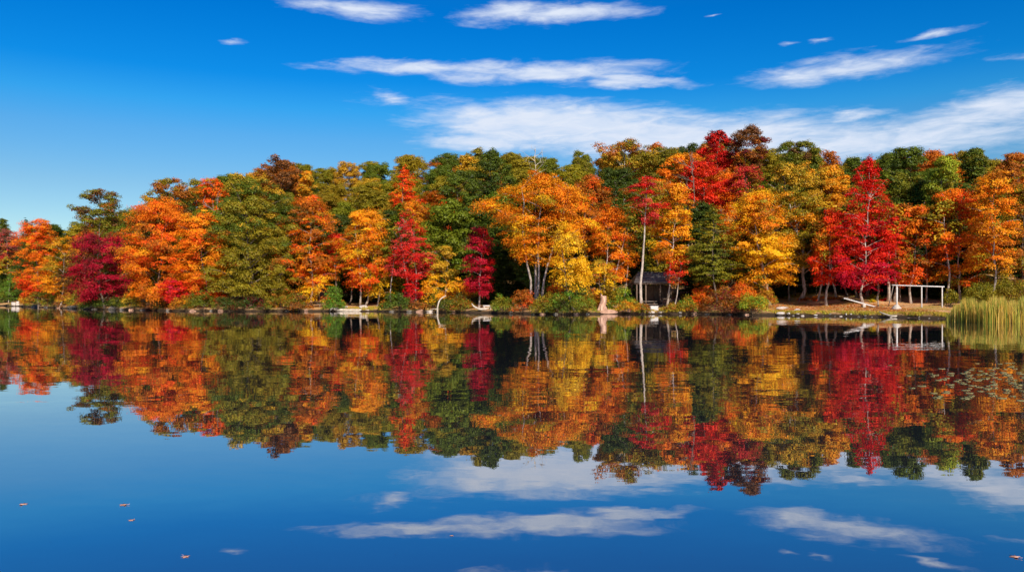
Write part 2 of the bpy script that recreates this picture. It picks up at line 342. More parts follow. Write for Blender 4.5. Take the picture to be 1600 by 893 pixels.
def crown(rng, Wd, zb, zt, shape, style, cols, leaf=.24, cover=3.4, lean=(0, 0), stems=1, basespread=.25, trunk_r=.16,
          droop=.3, open_=0.0, trunk_top=.66, depth=.9, gradient=None, branchy=1.0):
    """returns leaf mesh data and trunk MBs; cols = [(rgb, weight)...]; gradient = (rgb, height share) tints the low part"""
    Hc = zt - zb; half = Wd / 2
    # stems
    stem_paths = []
    for s in range(stems):
        a = 2 * math.pi * s / max(stems, 1) + rng.uniform(-.3, .3)
        sp = basespread if stems > 1 else 0
        b = np.array([math.cos(a) * sp, math.sin(a) * sp * .6, -.35])
        e = np.array([lean[0] + (math.cos(a) * half * .38 if stems > 1 else 0), lean[1] + (math.sin(a) * half * .3 if stems > 1 else 0), zb + Hc * (trunk_top if stems == 1 else .62 + .2 * rng.random())])
        k = 9; tt = np.linspace(0, 1, k)[:, None]
        wob = np.cumsum(rng.normal(0, .013 * (zt), (k, 3)), 0) * [1, 1, 0]; wob[0] = 0
        P = b + (e - b) * tt ** np.array([[1.25, 1.25, 1.0]]) + wob * (1 - tt * .3)
        stem_paths.append(P)
    sr = {'layer': np.clip(.048 * Wd + .30, .38, .85), 'clump': np.clip(.045 * Wd + .27, .36, .75), 'pine': np.clip(.05 * Wd + .25, .35, .8), 'weep': np.clip(.05 * Wd + .25, .35, .7)}[style]
    cover = cover * 1.85
    target = max(14, int(cover * Wd * Hc * .8 / (math.pi * sr * sr)))
    nb = max(8, int(target * .62 / 4.6 * branchy)); S_c = []; S_d = []; branches = []; ph = rng.uniform(0, 6.28, 3)
    # lumps: some bearings and heights carry more
    golden = 2.399963; a0 = rng.uniform(0, 6.28)
    hh = (np.arange(nb) + rng.uniform(0, 1, nb)) / nb
    hh = hh ** (1.0 if shape != 'spire' else 1.25)
    for i in range(nb):
        az = a0 + golden * i + rng.normal(0, .35)
        h = hh[i]
        lump = 1 + .20 * math.sin(2 * az + ph[0]) + .13 * math.sin(3 * az + 5 * h + ph[1]) + .10 * math.sin(9 * h + ph[2] + az)
        Rr = half * float(env(shape, np.array(h))) * lump * rng.uniform(.72, 1.10)
        ze = zb + Hc * h
        P = stem_paths[i % stems] if stems == 1 else stem_paths[rng.integers(stems)]
        rise = {'layer': .38, 'clump': .55, 'pine': .06, 'weep': .5}[style]
        zs = max(min(ze - rise * Rr, P[-1][2]), zb * .75 if zb > 1 else .3)
        f = np.clip((zs - P[0][2]) / (P[-1][2] - P[0][2]), 0, 1) * (len(P) - 1); j = min(int(f), len(P) - 2)
        s0 = P[j] + (P[j + 1] - P[j]) * (f - j)
        cx0 = lean[0] * np.clip(ze / max(zt, .1), 0, 1); cy0 = lean[1] * np.clip(ze / max(zt, .1), 0, 1)
        e0 = np.array([cx0 + math.cos(az) * Rr, cy0 + math.sin(az) * Rr * depth, ze])
        if style == 'weep': e0[2] -= .25 * Rr
        mid = (s0 + e0) / 2 + np.array([0, 0, .16 * Rr * (1 if style != 'pine' else -.4)]) + rng.normal(0, .08 * Rr, 3)
        u = np.linspace(0, 1, 6)[:, None]
        Bz = (1 - u) ** 2 * s0 + 2 * u * (1 - u) * mid + u * u * e0
        branches.append((Bz, trunk_r * (.25 - .15 * h)))
        L = np.linalg.norm(e0 - s0); m = max(2, int(round(L / (sr * .85))))
        m = min(m, 9)
        us = 1 - (np.arange(m) / m) * .80
        d = e0 - s0; d /= np.linalg.norm(d) + 1e-9
        side = np.array([-d[1], d[0], 0])
        for q, uu in enumerate(us):
            if rng.random() < open_: continue
            c = (1 - uu) ** 2 * s0 + 2 * uu * (1 - uu) * mid + uu * uu * e0
            off = side * rng.normal(0, sr * 1.1 * (1.3 - uu * .6)) + np.array([0, 0, rng.normal(0, sr * .35)])
            S_c.append(c + off); S_d.append(d)
    # twigs filling the shell of the crown between the main limbs
    nf = int(target * (.52 if open_ == 0 else .2)); made = 0
    while made < nf:
        h = rng.random(); az = rng.uniform(0, 6.28); e_ = float(env(shape, np.array(h)))
        if rng.random() > e_ + .15: continue
        lump = 1 + .20 * math.sin(2 * az + ph[0]) + .13 * math.sin(3 * az + 5 * h + ph[1]) + .10 * math.sin(9 * h + ph[2] + az)
        rr = half * e_ * lump * rng.uniform(.35, 1.0) ** .6 * .97; k_ = np.clip((zb + Hc * h) / max(zt, .1), 0, 1)
        S_c.append(np.array([lean[0] * k_ + math.cos(az) * rr, lean[1] * k_ + math.sin(az) * rr * depth, zb + Hc * h - sr * .15])); S_d.append(np.array([math.cos(az), math.sin(az), .25])); made += 1
    # a few at the very top
    for q in range(max(2, int(target * .04))):
        h = rng.uniform(.86, 1.0)
        rr = half * float(env(shape, np.array(h))) * rng.uniform(0, .8); az = rng.uniform(0, 6.28)
        S_c.append(np.array([lean[0] + math.cos(az) * rr, lean[1] + math.sin(az) * rr * depth, zb + Hc * h - sr * .25])); S_d.append(np.array([math.cos(az), math.sin(az), .3]))
    S_c = np.array(S_c); S_d = np.array(S_d); ns = len(S_c)
    # gather the sprays into boughs, so that the crown is a heap of masses with shade between them
    nbough = int(np.clip(Wd * Hc / (2.6 if style == 'clump' else 3.2), 6, 60))
    if style != 'pine' and shape != 'spire' and open_ == 0:
        bc = S_c[rng.choice(ns, min(nbough, ns), replace=False)]
        dd = ((S_c[:, None] - bc[None]) * [1, 1, 1.35]); dd = (dd ** 2).sum(-1); nr = dd.argmin(1)
        pull = np.array([.30, .30, .34]) if style == 'clump' else np.array([.13, .13, .22])
        S_c = S_c + (bc[nr] - S_c) * pull
        bough_tone = rng.uniform(.84, 1.14, len(bc))[nr]
    else: bough_tone = np.ones(ns)
    R_s = sr * rng.uniform(.62, 1.3, ns)
    if shape in ('spire',): R_s *= (1.12 - .55 * np.clip((S_c[:, 2] - zb) / Hc, 0, 1))
    adj = target / max(ns, 1)
    la = .55 * leaf * leaf * .8
    per = np.maximum(8, (math.pi * R_s ** 2 / la * {'layer': 1.0, 'clump': 1.5, 'pine': .95, 'weep': .9}[style] * np.clip(adj, .6, 1.5))).astype(int)
    sid = np.repeat(np.arange(ns), per); N = len(sid)
    c = S_c[sid]; d = S_d[sid]; r = R_s[sid][:, None]
    if style in ('layer', 'pine', 'weep'):
        rad = np.sqrt(rng.random(N))[:, None] * r; a = rng.uniform(0, 2 * np.pi, N)[:, None]
        dh = d * [1, 1, 0]; dh /= np.linalg.norm(dh, axis=1)[:, None] + 1e-9; sd_ = np.stack([-dh[:, 1], dh[:, 0], np.zeros(N)], 1)
        # ragged fingers pointing outward
        fing = 1 + .35 * np.cos(5 * a + ph[0]) * (rad / r)
        oa = dh * np.cos(a) * rad * 1.15 * fing; ob = sd_ * np.sin(a) * rad * .85 * fing
        dr = {'layer': droop, 'pine': .18, 'weep': 1.1}[style]
        tilt = np.cos(a) * rad
        vs = rng.uniform(.3, 1.7, ns)[sid][:, None]; th_ = rng.choice([.12, .22, .36], ns)[sid][:, None] if style == 'layer' else .12
        oz = -dr * vs * (rad / r) ** 2 * r * .9 - dr * vs * tilt * .55 + rng.normal(0, 1, (N, 1)) * th_ * r
        P = c + oa + ob + np.hstack([np.zeros((N, 2)), oz])
        Nn = np.array([0, 0, 1.]) + dh * .35 + (oa + ob) / r * (.5 if style != 'weep' else 1.0) + rng.normal(0, .34, (N, 3)) + np.array([0, -.22, 0])
    else:
        v = rng.normal(size=(N, 3)); v /= np.linalg.norm(v, axis=1)[:, None]; v[:, 2] = np.where(v[:, 2] < -.35, -v[:, 2] * .8, v[:, 2])
        rr = rng.uniform(.55, 1.05, (N, 1)) * (1 + .22 * np.sin(v[:, :1] * 7 + v[:, 2:] * 6 + ph[1]))
        P = c + v * rr * r * [1.15, 1.15, .78]
        Nn = v * 1.0 + np.array([0, 0, .30]) + rng.normal(0, .27, (N, 3))
    V = leaf_quads(P, Nn, leaf, leaf * .8, rng)
    Fq = np.arange(len(V)).reshape(-1, 4)
    cc = np.array([q[0] for q in cols], float); wt = np.array([q[1] for q in cols], float); wt /= wt.sum()
    # colour varies from spray to spray, sprays near each other alike
    fld = np.sin(S_c @ rng.normal(0, .42, 3) + rng.uniform(0, 6)) + np.sin(S_c @ rng.normal(0, .8, 3) + rng.uniform(0, 6)) + rng.normal(0, .55, ns)
    rk = fld.argsort().argsort() / max(ns - 1, 1)
    which = np.clip(np.searchsorted(np.cumsum(wt), rk), 0, len(cc) - 1)
    sc = cc[which]
    if gradient:
        gc, gh, = gradient
        hs_ = np.clip((S_c[:, 2] - zb) / Hc, 0, 1); k_ = (hs_ + rng.normal(0, .10, ns)) < gh
        sc = np.where(k_[:, None], np.array(gc), sc)
    sc = sc * rng.uniform(.84, 1.14, (ns, 1)) * bough_tone[:, None]
    pick = cc[rng.choice(len(cc), N, p=wt)]; mixr = (rng.random((N, 1)) < (.05 if style == 'clump' else .10))
    lc = np.where(mixr, pick, sc[sid]) * rng.uniform(.84, 1.14, (N, 1)) * np.array([1, 1, 1]) * (1 + rng.normal(0, .07, (N, 3)) * [.4, 1, .5])
    return V, Fq, np.clip(lc, .002, .95), stem_paths, branches

def tree_meshes(name, rng, bark, trunk_r=.16, show_branches=.7, **kw):
    V, Fq, lc, stems, br = crown(rng, trunk_r=trunk_r, **kw)
    cme = np_mesh(name + '_crown', V, Fq, FOL, lc)
    tms = []
    for i, P in enumerate(stems):
        b = MB(); k = len(P)
        rad = trunk_r * (1.0 - .86 * np.linspace(0, 1, k) ** .9); rad[0] *= 1.5
        b.tube(P, rad, 8, rng, .05)
        if i == 0:
            for Bz, r0 in br:
                if rng.random() > show_branches: continue
                b.tube(Bz, np.linspace(max(r0, .03), .012, len(Bz)), 5, cap=False)
        tms.append(b.mesh(name + '_trunk', bark, True))
    return cme, tms

def plant_tree(name, label, cat, loc, cme, tms, group=None, rz=0.0, sc=(1, 1, 1), color=None, cname='crown'):
    t = thing(name, loc, label, cat, group, rz); t.scale = sc
    o = link(cname, cme, t)
    if color is not None: o.color = (*color, 1)
    for m in tms: link('trunk' if cname == 'crown' else 'stem', m, t)
    return t

# ------------------------------------------------------------------ the named front trees
# name, label, centre px, top py, crown bottom py, width px, trunk foot px, metres behind shore, shape, style, colours, options
def C(*a): return [(K[a[i]], a[i + 1]) for i in range(0, len(a), 2)]
FG = [
 ('maple_tree', 'dusty mauve maple at the far left edge above the green bush', 10, 357, 418, 46, 12, 10, 'round', 'layer', C('mauve', 3, 'pinkred', 1, 'rust', 1), dict(bark=PALE)),
 ('maple_tree', 'tall orange maple with red lower sprays, first big one from the left', 58, 338, 466, 68, 62, 4, 'round', 'layer', C('orange', 3, 'redorange', 2, 'amber', 1), dict(gradient=('scarlet', .16))),
 ('maple_tree', 'sparse amber and olive maple leaning on a thin pale trunk by orange maple', 98, 366, 462, 82, 93, 2.5, 'round', 'layer', C('amber', 3, 'olive', 2, 'orange', 1, 'gold', 1), dict(bark=PALE, cover=1.7, tr=.12, lx=-2.2)),
 ('maple_tree', 'deep crimson maple spreading low over the water, left part of shore', 157, 358, 474, 104, 164, 1.2, 'round', 'layer', C('crimson', 4, 'magenta', 2, 'maroon', 1), dict(cover=3.2)),
 ('maple_tree', 'wide orange and rust maple right of the deep crimson one', 245, 306, 470, 138, 246, 3.5, 'round', 'layer', C('orange', 4, 'redorange', 2, 'rust', 1.5, 'amber', 1), dict(cover=3.4)),
 ('maple_tree', 'layered orange and gold maple with red skirts left of big olive oak', 312, 328, 470, 92, 318, 3.2, 'round', 'layer', C('amber', 3, 'orange', 3, 'redorange', 1.5), dict(gradient=('redorange', .2))),
 ('maple_tree', 'small bright red maple low under the layered orange maple', 270, 432, 472, 46, 272, 1.8, 'round', 'layer', C('red', 2, 'magenta', 1, 'scarlet', 1), dict(tr=.06)),
 ('oak_tree', 'massive olive green oak with yellowing lower limbs over the water', 388, 270, 470, 138, 396, 3.5, 'round', 'clump', C('olive', 4, 'oliveg', 3, 'green', 3, 'gold', 1, 'rust', .8), dict(cover=3.6, gradient=('olive', .4), tr=.3)),
 ('oak_tree', 'dark green oak squeezed behind right side of the massive olive oak', 436, 300, 440, 70, 438, 9, 'round', 'clump', C('green', 3, 'dark', 2, 'oliveg', 1), dict()),
 ('maple_tree', 'low rust and olive maple with dark gaps beside the massive olive oak', 436, 392, 470, 84, 428, 3.5, 'round', 'layer', C('rust', 3, 'brown', 1, 'redorange', 1, 'olive', 2), dict(cover=1.9, bark=PALE, tr=.12, lx=1.5)),
 ('maple_tree', 'tall rust orange maple right of the massive olive oak', 486, 298, 446, 82, 488, 6, 'round', 'layer', C('rust', 2, 'orange', 2, 'redorange', 1.5, 'amber', 1), dict(cover=2.7, bark=PALE, tr=.13)),
 ('maple_tree', 'small yellow layered maple over the bank beside the bright green bush', 497, 428, 478, 54, 500, 1.6, 'round', 'layer', C('yellow', 3, 'amber', 2, 'orange', 1), dict(cover=2.1, tr=.06, droop=.5)),
 ('maple_tree', 'pure red maple half hidden between rust and orange yellow trees', 526, 360, 412, 44, 524, 10, 'round', 'layer', C('red', 4, 'scarlet', 1), dict()),
 ('maple_tree', 'orange yellow maple with two pale trunks on the grassy point', 570, 322, 450, 98, 566, 5, 'round', 'layer', C('amber', 4, 'orange', 2, 'yellow', 1.5), dict(bark=PALE, stems=2, gradient=('redorange', .22), tr=.14)),
 ('maple_tree', 'yellow olive drooping maple right of the two trunked orange one', 603, 392, 460, 60, 588, 5, 'round', 'weep', C('gold', 3, 'yellow', 2, 'olive', 2), dict(bark=PALE, tr=.12)),
 ('maple_tree', 'narrow orange red maple pointing up alone from the middle slope', 632, 256, 322, 50, 632, 38, 'spire', 'layer', C('redorange', 3, 'scarlet', 1, 'orange', 1), dict(leaf=.3)),
 ('maple_tree', 'round orange maple just below the pointed orange red one', 642, 308, 372, 66, 642, 26, 'round', 'layer', C('orange', 3, 'amber', 2), dict(leaf=.28)),
 ('maple_tree', 'pinkish red pyramidal maple with two bare pale trunks below it', 638, 322, 434, 80, 650, 4, 'spire', 'layer', C('pinkred', 4, 'red', 2), dict(bark=PALE, stems=2, cover=3.0, tr=.13)),
 ('maple_tree', 'thin deep red sapling under the pinkish red maple', 644, 428, 474, 28, 648, 2, 'column', 'layer', C('crimson', 2, 'red', 3), dict(tr=.05)),
 ('maple_tree', 'narrow broken orange maple among green trees up the slope', 694, 310, 375, 44, 700, 24, 'column', 'layer', C('orange', 2, 'redorange', 2), dict(cover=2.0, leaf=.27)),
 ('maple_tree', 'airy mustard yellow maple with leaning pale stems', 690, 382, 452, 62, 692, 5, 'round', 'clump', C('gold', 4, 'olive', 1.5, 'yellow', 1.5, 'amber', .6), dict(bark=PALE, cover=2.3, tr=.09, stems=2)),
 ('maple_tree', 'low golden orange maple fanning out above the white bent branch', 716, 434, 470, 74, 712, 1.8, 'round', 'layer', C('amber', 5, 'yellow', 1), dict(tr=.06, droop=.45, cover=3.0)),
 ('maple_tree', 'low golden maple left of the white bent branch', 668, 434, 474, 42, 672, 2.2, 'round', 'layer', C('yellow', 2, 'amber', 3), dict(tr=.05, droop=.5, cover=2.2)),
 ('maple_tree', 'dark crimson columnar maple on a short pale trunk', 748, 350, 460, 54, 748, 3, 'round', 'layer', C('crimson', 3, 'magenta', 2, 'red', 1), dict(bark=PALE, cover=2.9, tr=.13)),
 ('maple_tree', 'huge orange maple rising on a cluster of pale trunks', 852, 262, 412, 184, 838, 6, 'vase', 'layer', C('amber', 6, 'orange', 3.5, 'yellow', 1), dict(bark=PALE, stems=4, cover=3.4, tr=.17, spread=.55, depth=.6)),
 ('maple_tree', 'bright yellow weeping maple in front of the huge orange one', 886, 340, 454, 76, 900, .9, 'round', 'weep', C('yellow', 5, 'gold', 1.5), dict(cover=2.4, tr=.1)),
 ('maple_tree', 'rust red maple crown behind right shoulder of the huge orange one', 925, 275, 400, 70, 922, 12, 'round', 'layer', C('rust', 3, 'redorange', 1.5, 'orange', 2), dict()),
 ('maple_tree', 'glowing orange maple left of the picnic shelter', 958, 318, 440, 76, 948, 6, 'round', 'layer', C('orange', 5, 'amber', 2, 'redorange', .8), dict(bark=PALE, stems=2, tr=.13)),
 ('maple_tree', 'mustard understory maple below the glowing orange one', 935, 400, 455, 60, 938, 2.0, 'round', 'layer', C('gold', 3, 'olive', 2, 'yellow', 2), dict(tr=.08, cover=2.2)),
 ('maple_tree', 'wine red maple high on a tall bare forked pale trunk', 1014, 268, 352, 76, 1003, 2.5, 'vase', 'layer', C('pinkred', 2, 'red', 2, 'crimson', 1, 'rust', 1), dict(bark=PALE, cover=2.1, tr=.2, lx=.8)),
 ('maple_tree', 'orange yellow maple on a slim pale trunk beside the shelter', 1054, 276, 412, 78, 1041, 4, 'round', 'layer', C('amber', 4, 'yellow', 1, 'orange', 2), dict(bark=PALE, tr=.12, cover=3.0)),
 ('maple_tree', 'small sparse red maple leaning over the shelter roof end', 1062, 392, 448, 52, 1050, 2.5, 'vase', 'layer', C('redorange', 1, 'red', 2, 'rust', 2), dict(bark=PALE, cover=1.5, tr=.09, lx=1.0)),
 ('pine_tree', 'broad dark green conifer with tiered boughs right of the shelter', 1114, 318, 440, 88, 1116, 3.5, 'spire', 'pine', C('pine', .6, 'oliveg', 5, 'olive', 2), dict(cover=4.2, tr=.14)),
 ('maple_tree', 'dark red brown understory maple below the conifer', 1118, 425, 472, 66, 1112, 4.5, 'round', 'layer', C('brown', 2, 'rust', 2, 'redorange', 1, 'olive', 1), dict(cover=1.8, tr=.07)),
 ('maple_tree', 'large sunny yellow maple between the conifer and the lawn', 1180, 292, 446, 114, 1203, 7, 'round', 'layer', C('yellow', 4, 'amber', 4, 'orange', 1), dict(bark=PALE, tr=.2, cover=3.5)),
 ('oak_tree', 'tall yellow olive oak at the left end of the lawn', 1238, 248, 420, 104, 1249, 12, 'round', 'clump', C('gold', 4, 'olive', 4, 'amber', 1), dict(bark=PALE, tr=.22)),
 ('oak_tree', 'amber yellow oak crown behind the orange red maple on the lawn', 1298, 256, 400, 78, 1300, 19, 'round', 'clump', C('amber', 4, 'gold', 3), dict()),
 ('maple_tree', 'orange red maple with low skirts on the lawn left of red spire', 1300, 322, 444, 72, 1291, 7.5, 'round', 'layer', C('scarlet', 3, 'redorange', 4, 'orange', 1), dict(bark=PALE, tr=.15, depth=.6)),
 ('maple_tree', 'towering scarlet pyramid maple on the lawn', 1358, 240, 446, 108, 1349, 8, 'spire', 'layer', C('red', 5, 'scarlet', 2, 'crimson', 1), dict(bark=PALE, tr=.13, gradient=('magenta', .12), cover=3.8, depth=.55)),
 ('maple_tree', 'orange maple hanging sparse sprays over the white swing frame', 1436, 318, 446, 84, 1424, 13, 'round', 'layer', C('orange', 3, 'redorange', 3, 'rust', 1.5), dict(bark=PALE, cover=2.3, tr=.14)),
 ('maple_tree', 'orange red maple with a pale trunk just right of the swing frame', 1498, 288, 448, 96, 1499, 13, 'round', 'layer', C('redorange', 3, 'orange', 4), dict(bark=PALE, tr=.15, cover=2.9)),
 ('maple_tree', 'amber orange maple on a thin white trunk behind the reeds', 1550, 262, 425, 88, 1547, 9, 'round', 'layer', C('orange', 3, 'amber', 4, 'rust', 1), dict(bark=PALE, cover=2.7, tr=.12)),
 ('maple_tree', 'rust and olive maple cut by the right edge of the picture', 1600, 280, 455, 76, 1606, 11, 'round', 'layer', C('rust', 3, 'olive', 3, 'orange', 1, 'brown', 1), dict(cover=2.9)),
 ('maple_tree', 'small red orange maple in shade between scarlet pyramid and swing frame', 1398, 330, 425, 60, 1398, 12, 'round', 'layer', C('red', 2, 'redorange', 2, 'oliveg', 1.5), dict(cover=2.0)),
 # crest and slope trees that stand out
 ('maple_tree', 'orange maple crown on the left crest against the blue sky', 330, 276, 330, 62, 330, 40, 'round', 'layer', C('orange', 2, 'redorange', 2), dict(leaf=.3)),
 ('oak_tree', 'dark openwork oak on the left skyline with sky showing through', 156, 291, 365, 104, 160, 20, 'vase', 'clump', C('brown', 1.5, 'oliveg', 3, 'rust', .6), dict(cover=1.7, leaf=.28)),
 ('oak_tree', 'rust and gold oak on skyline left of the orange crest maple', 268, 278, 335, 84, 268, 34, 'round', 'clump', C('rust', 3, 'olive', 2, 'gold', 1), dict(leaf=.3)),
 ('oak_tree', 'brown rust oak on the skyline above the massive olive oak', 440, 247, 300, 84, 440, 60, 'round', 'clump', C('brown', 2, 'rust', 3), dict(leaf=.34)),
 ('oak_tree', 'small gold oak among green ones high above the rust orange maple', 478, 266, 305, 34, 478, 48, 'column', 'clump', C('amber', 3, 'gold', 1), dict(leaf=.3)),
 ('oak_tree', 'yellow gold oak high on the slope left of the dark green giant', 730, 240, 285, 46, 730, 62, 'round', 'clump', C('gold', 3, 'amber', 1), dict(leaf=.34)),
 ('oak_tree', 'tall dark green oak giant breaking the skyline near picture centre', 768, 229, 345, 84, 768, 40, 'column', 'clump', C('green', 3, 'dark', 2), dict(leaf=.3)),
 ('oak_tree', 'second dark green oak on slope left of the dark green giant', 718, 266, 350, 66, 718, 30, 'round', 'clump', C('green', 3, 'dark', 1, 'oliveg', 1), dict(leaf=.28)),
 ('oak_tree', 'umbrella shaped rust olive oak on the skyline with bare limbs below', 980, 220, 268, 108, 982, 30, 'round', 'clump', C('rust', 2, 'gold', 1.5, 'olive', 1.5), dict(bark=PALE, tr=.3, leaf=.28)),
 ('oak_tree', 'dark green oak in shade below the umbrella shaped oak', 962, 262, 335, 88, 962, 26, 'round', 'clump', C('dark', 3, 'green', 2), dict(leaf=.28)),
 ('maple_tree', 'orange maple on the upper slope right of the umbrella shaped oak', 1072, 236, 310, 84, 1074, 24, 'round', 'clump', C('orange', 3, 'rust', 1, 'amber', 1.5), dict(leaf=.27, bark=PALE)),
 ('maple_tree', 'vivid red maple on the highest crest beside the dark brown oak', 1122, 202, 268, 62, 1124, 36, 'round', 'clump', C('red', 4, 'maroon', 1), dict(leaf=.28)),
 ('oak_tree', 'dark brown ragged oak standing highest on the skyline', 1168, 191, 270, 92, 1166, 37, 'vase', 'clump', C('brown', 4, 'rust', 1, 'maroon', 1), dict(leaf=.26, cover=2.4)),
 ('maple_tree', 'scarlet maple on the slope under the highest dark brown oak', 1104, 250, 325, 78, 1106, 21, 'round', 'clump', C('scarlet', 3, 'red', 2, 'orange', 1), dict(leaf=.26)),
 ('maple_tree', 'dusty pink maple under the right side of the dark brown oak', 1166, 255, 325, 64, 1166, 20, 'round', 'layer', C('pinkred', 3, 'rust', 2, 'mauve', 1), dict(leaf=.26)),
 ('oak_tree', 'rounded dark green oak on the skyline right of the brown oak', 1248, 220, 275, 88, 1246, 38, 'round', 'clump', C('green', 2, 'oliveg', 3, 'brown', 1), dict(leaf=.28)),
 ('oak_tree', 'dark green oak on skyline immediately left of the scarlet pyramid', 1334, 238, 330, 42, 1334, 24, 'round', 'clump', C('green', 3, 'dark', 1), dict(leaf=.26)),
 ('oak_tree', 'big dark green oak on skyline immediately right of the scarlet pyramid', 1416, 226, 345, 82, 1416, 22, 'round', 'clump', C('green', 3, 'dark', 1.5, 'oliveg', 1), dict(leaf=.26)),
 ('oak_tree', 'yellow green oak between two dark green ones on right skyline', 1476, 239, 320, 60, 1478, 20, 'round', 'clump', C('lime', 3, 'olive', 2), dict(leaf=.26)),
 ('oak_tree', 'dark green oak with ragged top above the amber maple behind reeds', 1522, 230, 290, 66, 1522, 24, 'vase', 'clump', C('green', 2, 'dark', 1, 'oliveg', 2), dict(leaf=.26)),
 ('maple_tree', 'orange rust maple on the skyline at the right picture edge', 1582, 238, 310, 58, 1584, 22, 'round', 'clump', C('orange', 2, 'rust', 3), dict(leaf=.26)),
]
FGPOS = []
for i, (nm, lb, cx, top, bot, wpx, bpx, off, shape, style, cols, op) in enumerate(FG):
    rng = np.random.default_rng(100 + i)
    D = shoreD(bpx) + off
    bx = wx(bpx, D); bz = g1(bx, D)
    zt = wz(top, D) - bz; zb = max(wz(bot, D) - bz, .5); Wd = wpx / FPX * D * (1.02 if top > 300 else 1.0)
    if zt - zb < 2: zb = zt - 2
    lean = (wx(cx, D) - bx + 0 * op.get('lx', 0), 0)
    gr = op.get('gradient')
    # crown envelope reaches a spray radius beyond its branch tips: shrink to fit
    srr = .08 * Wd + .25
    cme, tms = tree_meshes(nm, rng, op.get('bark', MIDB), trunk_r=op.get('tr', .17), Wd=max(Wd - srr * .7, Wd * .75), zb=zb + srr * .4, zt=zt - srr * .35,
        shape=shape, style=style, cols=cols + ([(K['olive'], .09 * sum(q[1] for q in cols)), (K['rust'], .05 * sum(q[1] for q in cols))] if style == 'layer' and wpx > 60 and 'crimson' not in lb and 'scarlet' not in lb else []), leaf=op.get('leaf', .235) * .64 * (D / 95) ** .4, cover=op.get('cover', 3.3), lean=lean,
        stems=op.get('stems', 1), basespread=op.get('spread', .3), droop=op.get('droop', .32), depth=op.get('depth', .9), gradient=(K[gr[0]], gr[1]) if gr else None)
    FGPOS.append((cx, off, wpx))
    plant_tree(nm, lb, 'tree', (bx, D, bz), cme, tms)

# ------------------------------------------------------------------ trees of the wood behind: shared meshes, each tree an object
rngv = np.random.default_rng(7)
def var(shape, style, Wd, zb, zt, cover=3.4, **kw):
    base = [((1, 1, 1), 4), ((1.25, 1.0, .9), 1.5), ((.8, 1.0, 1.0), 1.5)]
    return tree_meshes('wood', rngv, DARKB if rngv.random() < .6 else MIDB, trunk_r=.2, Wd=Wd, zb=zb, zt=zt, shape=shape, style=style, cols=base, leaf=.21, cover=cover, **kw) 
VAR = {'oak': [var('round', 'clump', 9.2, 2.2, 14), var('round', 'clump', 9.8, 1.6, 13), var('column', 'clump', 8.2, 1.6, 14), var('vase', 'clump', 9.0, 2.0, 13.5), var('round', 'clump', 8.8, 1.8, 14, 3.0)],
       'maple': [var('round', 'layer', 9.0, 1.8, 13.5), var('spire', 'layer', 8.4, 1.4, 14), var('column', 'layer', 7.6, 1.6, 14)],
       'pine': [var('spire', 'pine', 6.6, 1.2, 14.5, 4.0), var('column', 'pine', 6.0, 1.4, 14, 3.6)]}
LM = [(10, 'dusty mauve maple'), (58, 'tall orange maple'), (115, 'sparse amber maple'), (160, 'deep crimson maple'), (242, 'wide orange maple'), (312, 'layered orange maple'), (388, 'massive olive oak'),
      (486, 'rust orange maple'), (568, 'two-trunked orange maple'), (640, 'pinkish red maple'), (694, 'mustard yellow maple'), (748, 'crimson columnar maple'), (852, 'huge orange maple'), (925, 'weeping yellow maple'), (975, 'glowing orange maple'),
      (1015, 'picnic shelter'), (1058, 'slim trunked orange maple'), (1114, 'tiered conifer'), (1180, 'sunny yellow maple'), (1238, 'yellow olive oak'), (1300, 'orange red lawn maple'), (1358, 'scarlet pyramid maple'),
      (1436, 'white swing frame'), (1496, 'swing frame pale trunk'), (1550, 'reed bed'), (1600, 'right end of the reeds')]
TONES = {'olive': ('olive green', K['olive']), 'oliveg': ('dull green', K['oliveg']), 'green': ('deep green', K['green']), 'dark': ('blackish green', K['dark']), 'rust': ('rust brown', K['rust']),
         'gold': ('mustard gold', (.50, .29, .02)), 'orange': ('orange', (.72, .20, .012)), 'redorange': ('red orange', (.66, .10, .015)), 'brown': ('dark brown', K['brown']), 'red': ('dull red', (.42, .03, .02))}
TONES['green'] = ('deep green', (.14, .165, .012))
used = set()
rb = random.Random(12)
ROWS = [(13, 6.8), (18.5, 6.4), (30, 7.2), (40, 7.4), (51, 7.6), (62, 7.6), (72, 6.8), (80, 7.4)]
RP = ['shaded just behind', 'low on slope above', 'on lower slope above', 'on middle slope above', 'partway uphill above', 'high uphill above', 'on skyline above', 'just past skyline']
RP_old = ['in the shade just behind', 'low on the slope above', 'on the lower slope above', 'on the middle slope above', 'partway up the hill above', 'high on the slope above', 'on the skyline above', 'just beyond the skyline above']
nbg = 0
